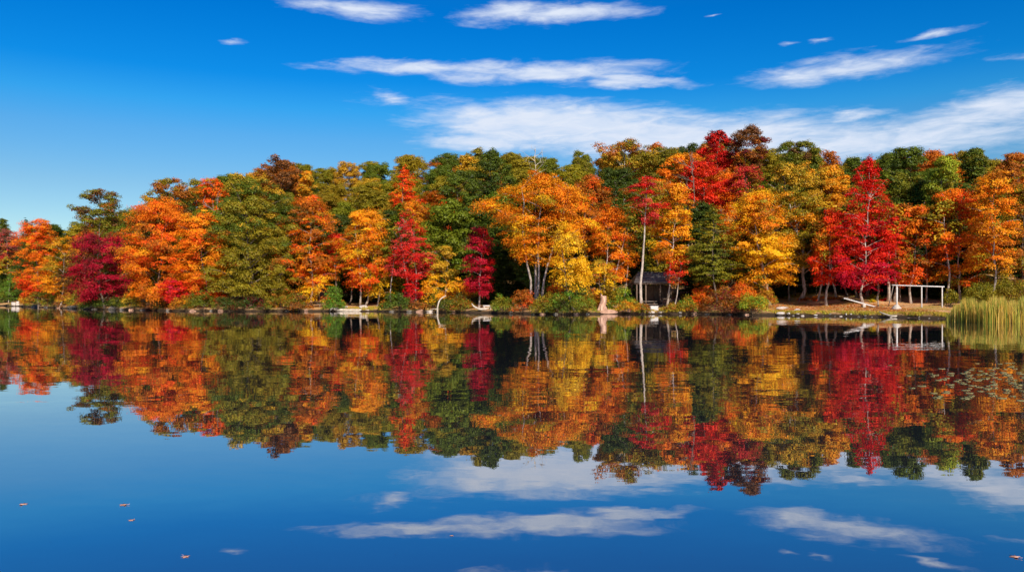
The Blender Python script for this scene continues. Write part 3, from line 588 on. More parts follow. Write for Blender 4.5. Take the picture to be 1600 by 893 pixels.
for ri, (t, sp) in enumerate(ROWS):
    px = -75 + rb.uniform(0, 30)
    while px < 1690:
        D = shoreD(px) + t + rb.uniform(-3, 3) + (4 if px > 1200 else 0)
        step = sp / D * FPX * rb.uniform(.82, 1.2)
        u = px; px += step
        if any(abs(u - c) < (w_ * .30) and abs(t - o) < 4.5 for c, o, w_ in FGPOS): continue
        if ri == 0 and 985 < u < 1055: continue
        xw = wx(u, D); z = g1(xw, D)
        sky_y = min(np.interp(u + d_, SKX, SKY_) for d_ in (-14, 0, 14))
        left = u < 260
        r = rb.random()
        if ri <= 1: pal = ['dark', 'green', 'oliveg', 'olive', 'rust', 'brown', 'orange']; wts = [6, 4, 2, 1, .5, 1, .2]  # front rows get mostly dark leaf colours, painting in the shade behind the trunks
        elif u > 1040: pal = ['green', 'oliveg', 'olive', 'gold', 'rust', 'orange', 'dark', 'redorange']; wts = [4, 3, 2.5, 2, 1.6, 1.6, 1.5, .6]
        elif u < 330: pal = ['oliveg', 'olive', 'rust', 'gold', 'orange', 'green', 'dark', 'brown']; wts = [4, 3, 2, 1, .8, 3, 1.5, 1.2]
        else: pal = ['green', 'oliveg', 'olive', 'dark', 'rust', 'gold', 'orange', 'brown']; wts = [4, 6, 6, 1, 1.2, 1.0, .35, .7]
        tone = rb.choices(pal, wts)[0]
        kind = rb.choices(['oak', 'maple', 'pine'], [6, 2 if tone not in ('dark',) else .3, .7 if tone in ('dark', 'green') else 0])[0]
        if u < 120 and ri > 3 and rb.random() < .4: kind, tone = 'pine', rb.choice(['dark', 'green'])
        if ri >= 5 and u > 130: kind = 'oak'
        vi = rb.choice([0, 1, 4]) if (ri >= 5 and kind == 'oak') else rb.randrange(len(VAR[kind])); cme, tms = VAR[kind][vi]
        Hn = {'oak': 14, 'maple': 14, 'pine': 14.6}[kind]
        H = rb.uniform(10.5, 15)
        if ri >= 5: H = rb.uniform(11, 14.2)
        Hmax = wz(sky_y, D) - z - .3 + rb.uniform(-.9, .35)
        H = min(H, Hmax)
        if ri >= 6: H = max(min(Hmax, 16.5), 6)
        if H < 5: continue
        s = H / Hn; sw = max(s, .80) * rb.uniform(.92, 1.18)
        if kind == 'pine': sw *= .9
        tn, c = TONES[tone]
        v = rb.uniform(.95, 1.35); c = (c[0] * v * rb.uniform(.9, 1.12), c[1] * v, c[2])
        lm = min(LM, key=lambda q: abs(q[0] - u)); d = u - lm[0]
        rel = '' if abs(d) < 7 else (' and left of' if -16 < d < 0 else ' and right of' if 0 < d < 16 else ' and well left of' if d < 0 else ' and well right of')
        kn = {'oak': 'oak', 'maple': 'maple', 'pine': 'pine'}[kind]
        if 'tiered' in lm[1] or len(lm[1].split()) < 4: pass
        base = f"{tn} {kn} {RP[ri]}{rel} the {lm[1]}"
        lab = base
        for adj in ([('tall ' if H > 12.8 else 'small ' if H < 9.5 else 'mid-sized '), 'broad ' if sw > .95 else 'narrow ', 'darker ', 'paler ', 'fuller ', 'thinner ']):
            if lab not in used: break
            lab = adj + base.replace('well ', '')
        if len(lab.split()) > 16: lab = lab.replace(' above and', ' and')
        used.add(lab)
        plant_tree({'oak': 'oak_tree', 'maple': 'maple_tree', 'pine': 'pine_tree'}[kind], lab, 'tree', (xw, D, z - .1), cme, tms, group='trees of the wood on the hillside',
                   rz=rb.uniform(0, 6.28), sc=(sw, sw, s), color=c)
        nbg += 1
print('background trees', nbg, 'front trees', len(FG))

# dark hemlocks added in place of the deep shade under the wood
for i, (u, off, hh_, lb) in enumerate([(1212, 15, 6.5, 'dark hemlock added as shade left of the yellow olive oak trunk'), (1232, 19, 7, 'dark hemlock added as shade behind thin sapling trunk at left of lawn'), (1262, 17, 7, 'dark hemlock added as shade between the lawn oak and leaning grey trunk'),
        (1288, 20, 7.5, 'dark hemlock added as shade behind the rail, left of orange red lawn maple'), (1315, 17, 6.5, 'dark hemlock added as shade above the raised end of the plank'), (1338, 20, 7.5, 'dark hemlock added as shade behind left side of scarlet pyramid'),
        (1366, 18, 7, 'dark hemlock added as shade behind right side of scarlet pyramid'), (1392, 20, 7.5, 'dark hemlock added as shade behind the stout pale birch trunk'), (1412, 18, 6.5, 'dark hemlock added as shade framed by the left half of swing frame'),
        (1434, 21, 7.5, 'dark hemlock added as shade behind the middle swing frame post'), (1456, 18, 6.5, 'dark hemlock added as shade framed by the right half of swing frame'), (1482, 17, 7, 'dark hemlock added as shade behind thin trunk right of swing frame'),
        (1512, 16, 7, 'dark hemlock added as shade behind left part of the reeds'), (1575, 16, 7, 'dark hemlock added as shade behind right part of the reeds'),
        (548, 12, 7, 'dark hemlock added as shade behind the left end of grassy point'), (582, 14, 7.5, 'dark hemlock added as shade behind the two pale trunks'), (612, 11, 6.5, 'dark hemlock added as shade behind right end of grassy point'),
        (458, 11, 7, 'dark hemlock added as shade behind the low rust and olive maple'), (765, 10, 7.5, 'dark hemlock added as shade right behind the white slab bench'), (792, 12, 7.5, 'dark hemlock added as shade left of the huge orange maple trunks'), (818, 13, 7, 'dark hemlock added as shade behind the russet red bush'),
        (862, 12, 7, 'dark hemlock added as shade right behind the cluster of pale trunks'), (1000, 15, 7.5, 'dark hemlock added as shade directly behind the shelter'), (1075, 12, 7, 'dark hemlock added as shade right of the shelter'), (1095, 9, 6, 'dark hemlock added as shade in front left of the tiered conifer'), (1145, 10, 7, 'dark hemlock added as shade between tiered conifer and sunny yellow maple')]):
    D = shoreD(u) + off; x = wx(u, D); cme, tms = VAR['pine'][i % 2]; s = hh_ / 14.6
    plant_tree('added_hemlock_tree', lb, 'tree', (x, D, g1(x, D) - .5), cme, tms, group='dark hemlocks added as shade', rz=i * 1.1, sc=(s * 1.35, s * 1.35, s), color=(.055, .075, .012))

# slim bare-stemmed trees standing in the shade, crowns merging into the canopy
SLIM = [(14, 8, 'slim pale trunk under the mauve maple at the far left'), (545, 7, 'slim grey trunk on the grassy point left of the two pale trunks'), (611, 6, 'slim grey trunk right of the drooping yellow maple'),
        (975, 8, 'slim brown trunk at the left end of the shelter'), (1234, 12, 'thin sapling trunk on the lawn left of the yellow olive oak trunk'), (1278, 12, 'leaning grey trunk between the lawn oak and the orange red maple'),
        (1307, 13, 'thin white trunk right of the orange red lawn maple'), (1341, 14, 'grey trunk just left of the scarlet pyramid trunk'), (1369, 13, 'slender grey trunk right of the scarlet pyramid trunk'),
        (1389, 12, 'stout pale birch trunk left of the white swing frame'), (1407, 13, 'leaning dark trunk seen through the left of the swing frame'), (1448, 15, 'thin dark trunk seen through the right of the swing frame'), (1480, 13, 'thin pale trunk between swing frame and reeds'),
        (1326, 15, 'dark thin trunk deep in shade above the seesaw plank')]
for i, (px, off, lb) in enumerate(SLIM):
    rng = np.random.default_rng(900 + i); D = shoreD(px) + off; x = wx(px, D); z = g1(x, D)
    cme, tms = tree_meshes('slim', rng, PALE if i % 3 != 1 else MIDB, trunk_r=.20 if px == 1389 else rng.uniform(.09, .13), Wd=3.6, zb=6.0, zt=10.5, shape='round', style='layer',
        cols=C(*[('olive', 2, 'gold', 1), ('rust', 2, 'orange', 1), ('oliveg', 2, 'olive', 1)][i % 3]), leaf=.26, cover=1.8, lean=(rng.uniform(-.9, .9), 0), show_branches=.6)
    plant_tree('slim_tree', lb, 'tree', (x, D, z), cme, tms)

# leafless trees
for i, (px, top, bot, wpx, off, lb) in enumerate([(838, 232, 275, 40, 40, 'bleached bare tree with forked branches on the skyline above huge orange maple'), (338, 306, 350, 46, 20, 'grey leafless tree with fine twigs between the orange crest maple and olive oak'),
        (1078, 238, 300, 34, 17, 'thin bare forked tree in front of the orange maple on the upper slope')]):
    rng = np.random.default_rng(700 + i); D = shoreD(px) + off; x = wx(px, D); z = g1(x, D); zt = wz(top, D) - z; zb = wz(bot, D) - z; Wd = wpx / FPX * D
    _, _, _, st, br = crown(rng, Wd, zb, zt, 'vase', 'clump', C('rust', 1), leaf=2.0, cover=.9, trunk_r=.2)
    t = thing('bare_tree', (x, D, z), lb, 'tree'); b = MB(); b.tube(st[0], .12 * (1 - .75 * np.linspace(0, 1, len(st[0]))), 7, rng, .05); link('trunk', b.mesh('bare_trunk', [BLEACH, PALE, MIDB][i], True), t)
    b = MB()
    for Bz, r0 in br:
        b.tube(Bz, np.linspace(.055, .022, len(Bz)), 5)
        for q in range(3):
            p0 = Bz[rng.integers(2, 6)]; d = (Bz[-1] - Bz[0]) * .35 + rng.normal(0, .5, 3) + [0, 0, .4]; b.tube([p0, p0 + d * .5 + rng.normal(0, .1, 3), p0 + d], [.028, .02, .012], 4)
    link('branches', b.mesh('bare_branches', [BLEACH, PALE, MIDB][i], True), t)

# ------------------------------------------------------------------ shrubs
def shrub(px, toppy, wpx, off, cols, label, leaf=.15, seed=0, name='shrub', dep=.8, cover=1.0, shape='dome'):
    rng = np.random.default_rng(3000 + seed); D = shoreD(px) + off; x = wx(px, D); z = g1(x, D) - .05
    Wd = wpx / FPX * D; H = max(wz(toppy, D) - z, .35); half = Wd / 2
    r = min(max(.16 * Wd, .22), .55, H * .5); ns = int(max(9, cover * 3.2 * Wd * H / (r * r * 2.2) + 5))
    az = rng.uniform(0, 6.28, ns); q = rng.random(ns) ** .5; hh = rng.random(ns)
    top = (1 - q ** 2.4) ** .6 * (1 + .16 * np.sin(3 * az + seed)) + .06
    S = np.stack([np.cos(az) * q * (half - r * .7), np.sin(az) * q * (half - r * .7) * dep, np.clip(top * (H - r * .5) * (.25 + .75 * hh ** .5), r * .25, None)], 1)
    Rs = r * rng.uniform(.6, 1.25, ns)
    per = (4 * Rs ** 2 / (.45 * leaf * leaf) * .62).astype(int) + 8
    sid = np.repeat(np.arange(ns), per); N = len(sid)
    v = rng.normal(size=(N, 3)); v /= np.linalg.norm(v, axis=1)[:, None]; v[:, 2] = np.where(v[:, 2] < -.3, -v[:, 2], v[:, 2])
    P = S[sid] + v * (Rs[sid] * rng.uniform(.45, 1.15, N))[:, None] * [1, 1, .85]
    P[:, 2] = np.maximum(P[:, 2], .03)
    V = leaf_quads(P, v * .8 + [0, -.1, .4] + rng.normal(0, .45, (N, 3)), leaf, leaf * .62, rng)
    cc = np.array([c[0] for c in cols], float); wt = np.array([c[1] for c in cols], float); wt /= wt.sum()
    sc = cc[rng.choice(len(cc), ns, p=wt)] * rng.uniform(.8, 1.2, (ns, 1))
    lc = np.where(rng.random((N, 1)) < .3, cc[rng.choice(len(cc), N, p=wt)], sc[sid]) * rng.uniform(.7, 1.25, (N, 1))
    t = thing(name, (x, D, z), label, 'shrub')
    link('foliage', np_mesh('shrub_foliage', V, np.arange(len(V)).reshape(-1, 4), FOL, np.clip(lc, .002, .9)), t)
    b = MB()
    for k in range(7):
        e = S[rng.integers(ns)]; u = np.linspace(0, 1, 5)[:, None]
        b.tube(np.array([rng.normal(0, .08), rng.normal(0, .08), -.1]) * (1 - u) + e * u + np.array([0, 0, .15]) * u * (1 - u), np.linspace(.025, .008, 5), 5)
    link('stem', b.mesh('shrub_stem', STEM, True), t)
    return t
SH = [(22, 428, 44, 3, C('bright', 2, 'green', 2, 'oliveg', 1), 'tall leafy green bush behind the sandy spit at far left'),
      (0, 440, 30, 4, C('green', 2, 'bright', 1), 'green bush cut by the left edge of the picture'),
      (70, 454, 50, .9, C('oliveg', 3, 'rust', 1, 'green', 1), 'olive bush on the water right of the sandy spit'),
      (38, 458, 16, 1.2, C('gold', 2, 'rust', 1), 'tiny mustard bush against the two pale leaning rocks'),
      (104, 460, 34, 1.0, C('rust', 2, 'gold', 2, 'brown', 1), 'rusty gold bush around the thin leaning pale trunk'),
      (130, 450, 40, 1.2, C('oliveg', 2, 'green', 1, 'gold', 1), 'green gold bush left of the deep crimson maple'),
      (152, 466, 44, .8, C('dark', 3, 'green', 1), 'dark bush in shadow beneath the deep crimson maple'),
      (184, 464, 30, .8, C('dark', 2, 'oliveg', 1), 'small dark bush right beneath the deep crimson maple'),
      (206, 455, 32, 1.4, C('gold', 1, 'oliveg', 2, 'olive', 1), 'olive bush left beneath the wide orange maple'),
      (242, 462, 40, .8, C('brown', 2, 'rust', 2, 'dark', 1), 'brown bush under the wide orange maple'),
      (285, 462, 36, .8, C('rust', 2, 'amber', 1, 'olive', 1), 'amber brown bush below the small bright red maple'),
      (315, 457, 42, 1.1, C('oliveg', 3, 'green', 2), 'green bush below the layered orange maple'),
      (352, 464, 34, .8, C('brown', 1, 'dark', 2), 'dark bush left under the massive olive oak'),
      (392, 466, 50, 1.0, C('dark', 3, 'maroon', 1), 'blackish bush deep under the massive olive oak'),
      (438, 456, 62, .9, C('oliveg', 3, 'rust', 1, 'olive', 1), 'broad olive brown bush right of the massive olive oak'),
      (468, 460, 40, .8, C('brown', 2, 'rust', 2, 'oliveg', 1), 'brown red bush beside the small yellow layered maple'),
      (520, 451, 34, 1.5, C('bright', 3, 'green', 2), 'rounded bright green bush at the left end of the grassy point'),
      (534, 470, 16, 1.8, C('rust', 2, 'gold', 1), 'tiny rust bush on the grassy point beside the bright green bush'),
      (622, 458, 46, 1.2, C('green', 2, 'dark', 3, 'bright', .7), 'dark green bush on the water right of the grassy point'),
      (604, 468, 26, 2.2, C('oliveg', 2, 'rust', 1), 'low olive bush between the grassy point and dark green bush'),
      (655, 470, 30, .8, C('rust', 2, 'brown', 1, 'oliveg', 1), 'low rust bush under the thin deep red sapling'),
      (676, 452, 44, 2.2, C('olive', 3, 'oliveg', 2), 'mustard olive bush behind the white bent branch'),
      (700, 464, 30, .9, C('dark', 2, 'oliveg', 2), 'dark bush right of the white bent branch'),
      (722, 464, 40, .8, C('oliveg', 2, 'rust', 2), 'rusty olive mound under the low golden orange maple'),
      (788, 459, 42, 1.2, C('oliveg', 3, 'olive', 2, 'bright', 1), 'rounded yellow green bush right of the white bench slab'),
      (818, 454, 38, 1.3, C('redorange', 1, 'rust', 4, 'brown', 1), 'russet red bush left of the cluster of pale trunks'),
      (852, 459, 44, 1.0, C('olive', 2, 'oliveg', 3, 'rust', 1), 'olive bush in front of the cluster of pale trunks'),
      (893, 449, 70, 1.3, C('oliveg', 2, 'bright', 2, 'olive', 2), 'wide green mound between cluster of pale trunks and stump'),
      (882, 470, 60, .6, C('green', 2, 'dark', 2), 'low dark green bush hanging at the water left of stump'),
      (868, 440, 36, 3.5, C('rust', 2, 'redorange', 1), 'red brown bush under the bright yellow weeping maple'),
      (925, 452, 36, 2.5, C('rust', 2, 'gold', 2, 'orange', 1), 'orange rust bush directly behind the stump'),
      (950, 442, 60, 4.0, C('gold', 2, 'olive', 2), 'tall mustard bush behind and above the stump'),
      (968, 452, 60, 2.6, C('bright', 3, 'lime', 1, 'green', 1), 'bright green sloping bush between stump and shelter'),
      (985, 468, 42, 1.4, C('gold', 2, 'orange', 1, 'olive', 1), 'golden bush at foot of the tall forked pale trunk'),
      (1006, 476, 20, .8, C('oliveg', 1, 'rust', 1), 'small rusty tuft bush by the forked pale trunk'),
      (1046, 474, 26, 1.2, C('rust', 1, 'olive', 2), 'small olive bush right of the white cube'),
      (1072, 464, 34, 1.6, C('bright', 1, 'oliveg', 2, 'gold', 1), 'yellow green bush between white cube and dark red thicket'),
      (1082, 474, 50, .8, C('rust', 3, 'redorange', 1), 'low rust bush on the water below the conifer'),
      (1098, 444, 40, 3, C('orange', 2, 'redorange', 2, 'olive', .6), 'flat orange spray bush left of the dark red thicket'),
      (1130, 452, 60, 1.2, C('rust', 2, 'brown', 2, 'maroon', 1, 'oliveg', 1), 'dark red thicket on the shore below the conifer'),
      (1160, 444, 52, 2.4, C('redorange', 2, 'orange', 2, 'rust', 1), 'flame orange bush above the yellow green one'),
      (1178, 455, 42, .9, C('lime', 3, 'gold', 2, 'bright', 1), 'vivid yellow green bush at left end of the lawn shore'),
      (1152, 474, 46, .7, C('maroon', 1, 'brown', 2, 'rust', 1), 'low maroon bush left of the vivid yellow green bush'),
      (1207, 461, 20, 4, C('green', 2, 'bright', 1), 'small round green bush at the left corner of the lawn'),
      (1196, 448, 36, 5, C('rust', 2, 'gold', 2), 'rust gold bush around the foot of sunny yellow maple'),
      (1262, 464, 40, 9, C('redorange', 2, 'rust', 2), 'low red orange bush on the lawn, left one'),
      (1280, 464, 26, 10, C('orange', 2, 'rust', 1), 'low orange bush on lawn touching the red orange one'),
      (1303, 464, 30, 8, C('rust', 3, 'gold', 1), 'low rust bush behind the orange red lawn maple trunk'),
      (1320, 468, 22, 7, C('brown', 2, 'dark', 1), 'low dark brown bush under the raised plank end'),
      (1240, 466, 30, 11, C('oliveg', 2, 'rust', 1), 'low olive bush at the foot of the yellow olive oak'),
      (1369, 460, 30, 10, C('olive', 2, 'oliveg', 2), 'low olive bush right of the scarlet pyramid trunk'),
      (1385, 466, 22, 9, C('redorange', 1, 'red', 2), 'low red bush left of the swing frame'),
      (1364, 470, 12, 6, C('lime', 1, 'yellow', 1), 'tiny yellow green fern at the low end of plank'),
      (1486, 452, 30, 7, C('olive', 2, 'oliveg', 2), 'olive bush at the left start of the reeds'),
      (1530, 440, 60, 7, C('oliveg', 3, 'olive', 2), 'dull olive bush standing behind the reeds'),
      (1582, 436, 70, 7.5, C('oliveg', 2, 'brown', 1, 'olive', 2), 'brown olive bush behind the reeds at right edge'),
      (1560, 425, 60, 10, C('gold', 1, 'olive', 2), 'mustard bush behind the dull olive one at the reeds'),
      (1640, 440, 60, 8, C('oliveg', 2, 'olive', 2), 'olive bush just past the right edge behind reeds'),
      (-35, 436, 60, 3, C('green', 2, 'olive', 2), 'green bush just past the left edge of the view')]
for i, (px, tp, wp, off, cols, lb) in enumerate(SH):
    D = shoreD(px) + off
    if px > 1200 and off > 2 and px < 1500: off += 3.5
    if off < 1.7: off = .05 + off * .12; wp *= 1.22
    D = shoreD(px) + off
    shrub(px, tp, wp, off, cols, lb, leaf=.15 * (D / 95) ** .7, seed=i)

# ------------------------------------------------------------------ grass and reeds
def blades(name, label_kind, pts, h, wdt, cols, m=FOL, bend=.25, seed=1):
    rng = np.random.default_rng(seed); n = len(pts); P = np.asarray(pts, float)
    h = np.asarray(h)[:, None]; a = rng.uniform(0, 6.28, n); d = np.stack([np.cos(a), np.sin(a), np.zeros(n)], 1)
    b = rng.uniform(0, 6.28, n); ln = np.stack([np.cos(b), np.sin(b), np.zeros(n)], 1) * (rng.random((n, 1)) ** 2) * bend
    w2 = wdt / 2 * rng.uniform(.7, 1.3, (n, 1)); up = np.array([0, 0, 1.])
    V = np.stack([P - d * w2, P + d * w2, P + up * h * .55 + ln * h * .3 + d * w2 * .8, P + up * h * .55 + ln * h * .3 - d * w2 * .8, P + up * h + ln * h + d * w2 * .15, P + up * h + ln * h - d * w2 * .15], 1)
    k = np.arange(n)[:, None] * 6; F = np.vstack([k + [0, 1, 2, 3], k + [3, 2, 4, 5]])
    cc = np.array([c[0] for c in cols], float); wt = np.array([c[1] for c in cols], float); wt /= wt.sum()
    lc = cc[rng.choice(len(cc), n, p=wt)] * rng.uniform(.75, 1.2, (n, 1))
    return tag(link(name, np_mesh(name, V.reshape(-1, 3), F, m, np.clip(np.vstack([lc, lc]), 0, .9))), *label_kind, kind='stuff')
rg = np.random.default_rng(55)
n = 13000; px = 1478 + rg.random(n) ** .92 * 200; D = 55.5 + (rg.random(n)) * 7.5 + np.clip((1540 - px), 0, 70) * .05
x = (px - 800) / FPX * D; z = np.full(n, -.1)
hump = np.interp(px, [1478, 1492, 1510, 1600, 1700], [.7, 1.3, 1.6, 1.7, 1.65]) + .18 * np.sin(px * .13) + .12 * np.sin(px * .41)
blades('reeds', ('golden green reeds standing in the water at the right edge', 'reeds'), np.stack([x, D, z], 1), hump * rg.uniform(.6, 1.12, n), .035,
       [((.66, .38, .06), 4), ((.42, .38, .05), 3), ((.20, .27, .03), 2.6), ((.80, .50, .13), 1)], bend=.16, seed=3)
# grass fringe along the lawn bank and the point
pp = []; hh = []
for (a, b, n_, t0, t1, h0) in [(1205, 1490, 5000, .3, 1.6, .13), (1205, 1490, 3000, 1.5, 9, .05), (560, 600, 900, .3, 1.8, .25), (840, 1080, 2600, .3, 3.0, .18), (500, 560, 500, .4, 2.5, .15)]:
    q = a + rg.random(n_) * (b - a); tt = t0 + rg.random(n_) ** 1.3 * (t1 - t0)
    for u, t_ in zip(q, tt):
        Dd = np.interp(u, [a, b], [shoreD(a), shoreD(b)]); xx = wx(u, Dd); yy = float(ysh(xx)) + t_
        pp.append((xx, yy, g1(xx, yy) - .02)); hh.append(h0 * rg.uniform(.5, 1.5))
blades('grass', ('short yellow green grass on the bank and lawn', 'grass'), pp, hh, .05, [((.46, .36, .03), 4), ((.28, .28, .03), 2), ((.62, .34, .06), 2)], bend=.5, seed=5)
# fallen leaves lying on the lawn and bank, as ground litter
n = 12000; q = rg.uniform(480, 1620, n); q[:9000] = rg.uniform(1200, 1500, 9000); pts = []
sdc = {a: shoreD(a) for a in range(470, 1640, 10)}
ks = np.array(sorted(sdc)); vs = np.array([sdc[a] for a in ks])
Dd = np.interp(q, ks, vs); xx = (q - 800) / FPX * Dd; yy = ysh(xx) + .4 + rg.random(n) * 13
P = np.stack([xx, yy, gz(xx, yy) + .02], 1)
V = leaf_quads(P, np.array([0, 0, 1.]) + rg.normal(0, .25, (n, 3)), .12, .10, rg)
lc = np.array([K['orange'], K['rust'], K['redorange'], K['amber'], (.78, .46, .20)])[rg.choice(5, n, p=[.10, .20, .08, .12, .50])] * rg.uniform(.6, 1.1, (n, 1))
tag(link('leaf_litter', np_mesh('leaf_litter', V, np.arange(len(V)).reshape(-1, 4), FOL, np.clip(lc, 0, .9))), 'fallen orange and brown leaves scattered over the lawn and bank', 'fallen leaves', kind='stuff')

# ------------------------------------------------------------------ rocks
def rock_mesh(seed, m, flat=.5):
    rng = np.random.default_rng(seed)
    import bmesh
    bm = bmesh.new(); bmesh.ops.create_icosphere(bm, subdivisions=3, radius=1)
    me = bpy.data.meshes.new('rock'); bm.to_mesh(me); bm.free()
    V = np.empty(len(me.vertices) * 3, np.float32); me.vertices.foreach_get('co', V); V = V.reshape(-1, 3).astype(float)
    for _ in range(9):
        nn = rng.normal(size=3); nn /= np.linalg.norm(nn); d = rng.uniform(.5, .85); s = V @ nn
        V = V - np.outer(np.clip(s - d, 0, None), nn)
    V *= 1 + .05 * np.sin(V @ rng.normal(0, 5, 3))[:, None]; V[:, 2] *= flat
    me.vertices.foreach_set('co', V.astype(np.float32).ravel()); me.update(); me.materials.append(m); return me
def rock(px, py, wpx, hpx, m, label, off=None, seed=0, group=None, rz=None, dep=.8, name='rock'):
    sd_ = shoreD(px); D = (sd_ + (off if off is not None else .2)); x = wx(px, D); z = g1(x, D) if (off or .2) > 0 else -.04
    z = max(z, -.05)
    Wd = wpx / FPX * D; H = hpx / FPX * D
    o = link(name, rock_mesh(seed, m, 1.0), None, (x, D, z + H * .25)); o.scale = (Wd / 1.6, Wd / 1.6 * dep, H / 1.5)
    o.rotation_euler = (0, 0, (seed * 1.7) % .8 - .4 if rz is None else rz)
    return tag(o, label, 'rock', group)
rock(21, 474, 9, 7, ROCKP, 'pale leaning slab of rock at the end of the sandy spit', .2, 1, dep=.5)
rock(28, 474, 7, 8, ROCKP, 'second pale slab rock leaning beside the first on the spit', .3, 2, dep=.5)
rock(57, 478, 12, 4, ROCKG, 'flat grey rock at the water under the olive left bush', -.1, 3)
rock(72, 479, 9, 3, ROCKG, 'small low grey rock right of the flat grey one at left', -.2, 4)
rock(115, 478, 16, 5, ROCKG, 'dark humped rock at the water under the green gold bush', .0, 5)
rock(177, 477, 12, 8, ROCKG, 'yellowish grey boulder right beneath the deep crimson maple', .1, 6)
rock(190, 480, 6, 4, ROCKG, 'small grey rock beside the boulder beneath the crimson maple', -.1, 7)
rock(344, 481, 8, 4, ROCKB, 'small orange brown rock in the shade left of massive oak', -.1, 8)
rock(567, 478, 12, 6, ROCKP, 'white rounded boulder at the foot of the two pale trunks', 1.3, 9)
rock(539, 479, 9, 4, ROCKP, 'pale rock on the grassy point left of the white boulder', 1.4, 10)
rock(655, 482, 12, 5, ROCKB, 'brown pink rock at the water left of the white bent branch', .0, 11)
rock(674, 484, 20, 3, ROCKP, 'long flat pale rock at the foot of the white bent branch', .0, 12, dep=.3)
rock(834, 487, 8, 5, ROCKG, 'grey rock at the water below the russet red bush', -.2, 13)
rock(848, 487, 9, 5, ROCKB, 'brown rock at the water below the cluster of pale trunks', -.2, 14)
rock(952, 484, 26, 6, ROCKB, 'long flat pinkish slab running right from the stump', .2, 15, dep=.4)
rock(970, 482, 16, 6, ROCKB, 'wedge shaped pinkish slab next along from the long slab', .6, 16, dep=.5)
rock(982, 484, 16, 6, ROCKB, 'last pinkish slab left of the tall forked trunk', .3, 17, dep=.5)
rock(1014, 485, 20, 5, ROCKP, 'flat white slab lying at the water below the white cube', .2, 18, dep=.35)
rock(1034, 486, 12, 3, ROCKP, 'thin white slab right of the flat slab below the cube', .2, 19, dep=.4)
rock(1222, 481, 17, 4.5, ROCKP, 'long white flat rock on the lawn edge, largest there', 2.4, 20, rz=.1, dep=.6)
rock(1245, 483, 9, 3.5, ROCKP, 'small white pointed rock on lawn right of the largest', 1.9, 21)
rock(1222, 488, 15, 4, ROCKP, 'pale flat rock at waterline directly below the largest lawn rock', .15, 22, dep=.5)
rock(1233, 489, 6, 3, ROCKP, 'small pale stone touching the right end of waterline rock', .1, 23)
for i, px_ in enumerate([1240, 1247, 1254, 1274, 1286, 1297, 1306, 1314, 1322, 1330, 1342, 1352, 1362, 1386, 1404, 1420, 1436, 1452, 1466]):
    rr = random.Random(i); big = px_ in (1247, 1274, 1314)
    rock(px_, 0, rr.uniform(2, 4.5) if not big else 6, rr.uniform(1.4, 2.6), ROCKP if big or rr.random() < .3 else ROCKG, ('pale stone' if big else 'small stone') + ' in the dark waterline below the ' + min([(1222, 'largest white lawn rock'), (1250, 'pointed white lawn rock'), (1291, 'orange red lawn maple'), (1320, 'raised end of the plank'), (1349, 'scarlet pyramid maple'), (1372, 'short wooden post'), (1401, 'footing of the swing frame'), (1440, 'middle swing frame post'), (1472, 'right swing frame post')], key=lambda q: abs(q[0] - px_))[1], rr.uniform(-.15, .25), 40 + i, group='stones along the lawn waterline')
for i, px_ in enumerate([92, 130, 148, 205, 222, 262, 300, 330, 450, 478, 612, 640, 706, 800, 868, 900, 918, 1062, 1085, 1104, 1140, 1166]):
    rr = random.Random(50 + i)
    rock(px_, 0, rr.uniform(5, 11), rr.uniform(2.5, 4.5), ROCKG if i % 3 else ROCKB, ('dull grey' if i % 3 else 'brown') + ' rock at waterline, bushes over it, below the ' + min(LM, key=lambda q: abs(q[0] - px_))[1], rr.uniform(-.3, .1), 80 + i, group='dull rocks under the shoreline bushes')

# ------------------------------------------------------------------ stump, logs, branches
def P3(px, py, D): return np.array([wx(px, D), D, wz(py, D)])
rs = np.random.default_rng(77)
D0 = shoreD(940) + .8; b0 = P3(941, 484, D0); gzv = g1(b0[0], D0)
t = thing('tree_stump', (b0[0], D0, gzv), 'weathered pinkish stump with flared roots at the water edge', 'stump')
b = MB(); hS = wz(462, D0) - gzv
zz = np.linspace(-.1, hS, 9); cxs = np.array([0, .0, .0, .02, .06, .1, .13, .15, .16])
rad = np.array([.62, .50, .40, .36, .34, .33, .34, .35, .27])
b.tube(np.stack([cxs, cxs * 0, zz], 1), rad, 14, rs, .07)
link('trunk_base', b.mesh('stump_body', PINKW, True), t)
for a, l in ((-2.7, .62), (-1.9, .5), (-1.1, .5), (-.35, .6), (1.2, .5)):
    b = MB(); u = np.linspace(0, 1, 6)
    b.tube(np.stack([np.cos(a) * (.15 + u * l), np.sin(a) * (.15 + u * l), .75 * (1 - u) ** 1.7 - .08], 1), .19 * (1 - u * .75), 8, rs, .06)
    link('root', b.mesh('stump_root', PINKW, True), t)
b = MB(); b.tube([[.02, 0, hS * .93], [-.08, .02, hS * 1.04], [-.12, .02, hS * 1.12]], [.14, .09, .02], 7, rs, .1); link('broken_spike', b.mesh('stump_spike', PINKW, True), t)

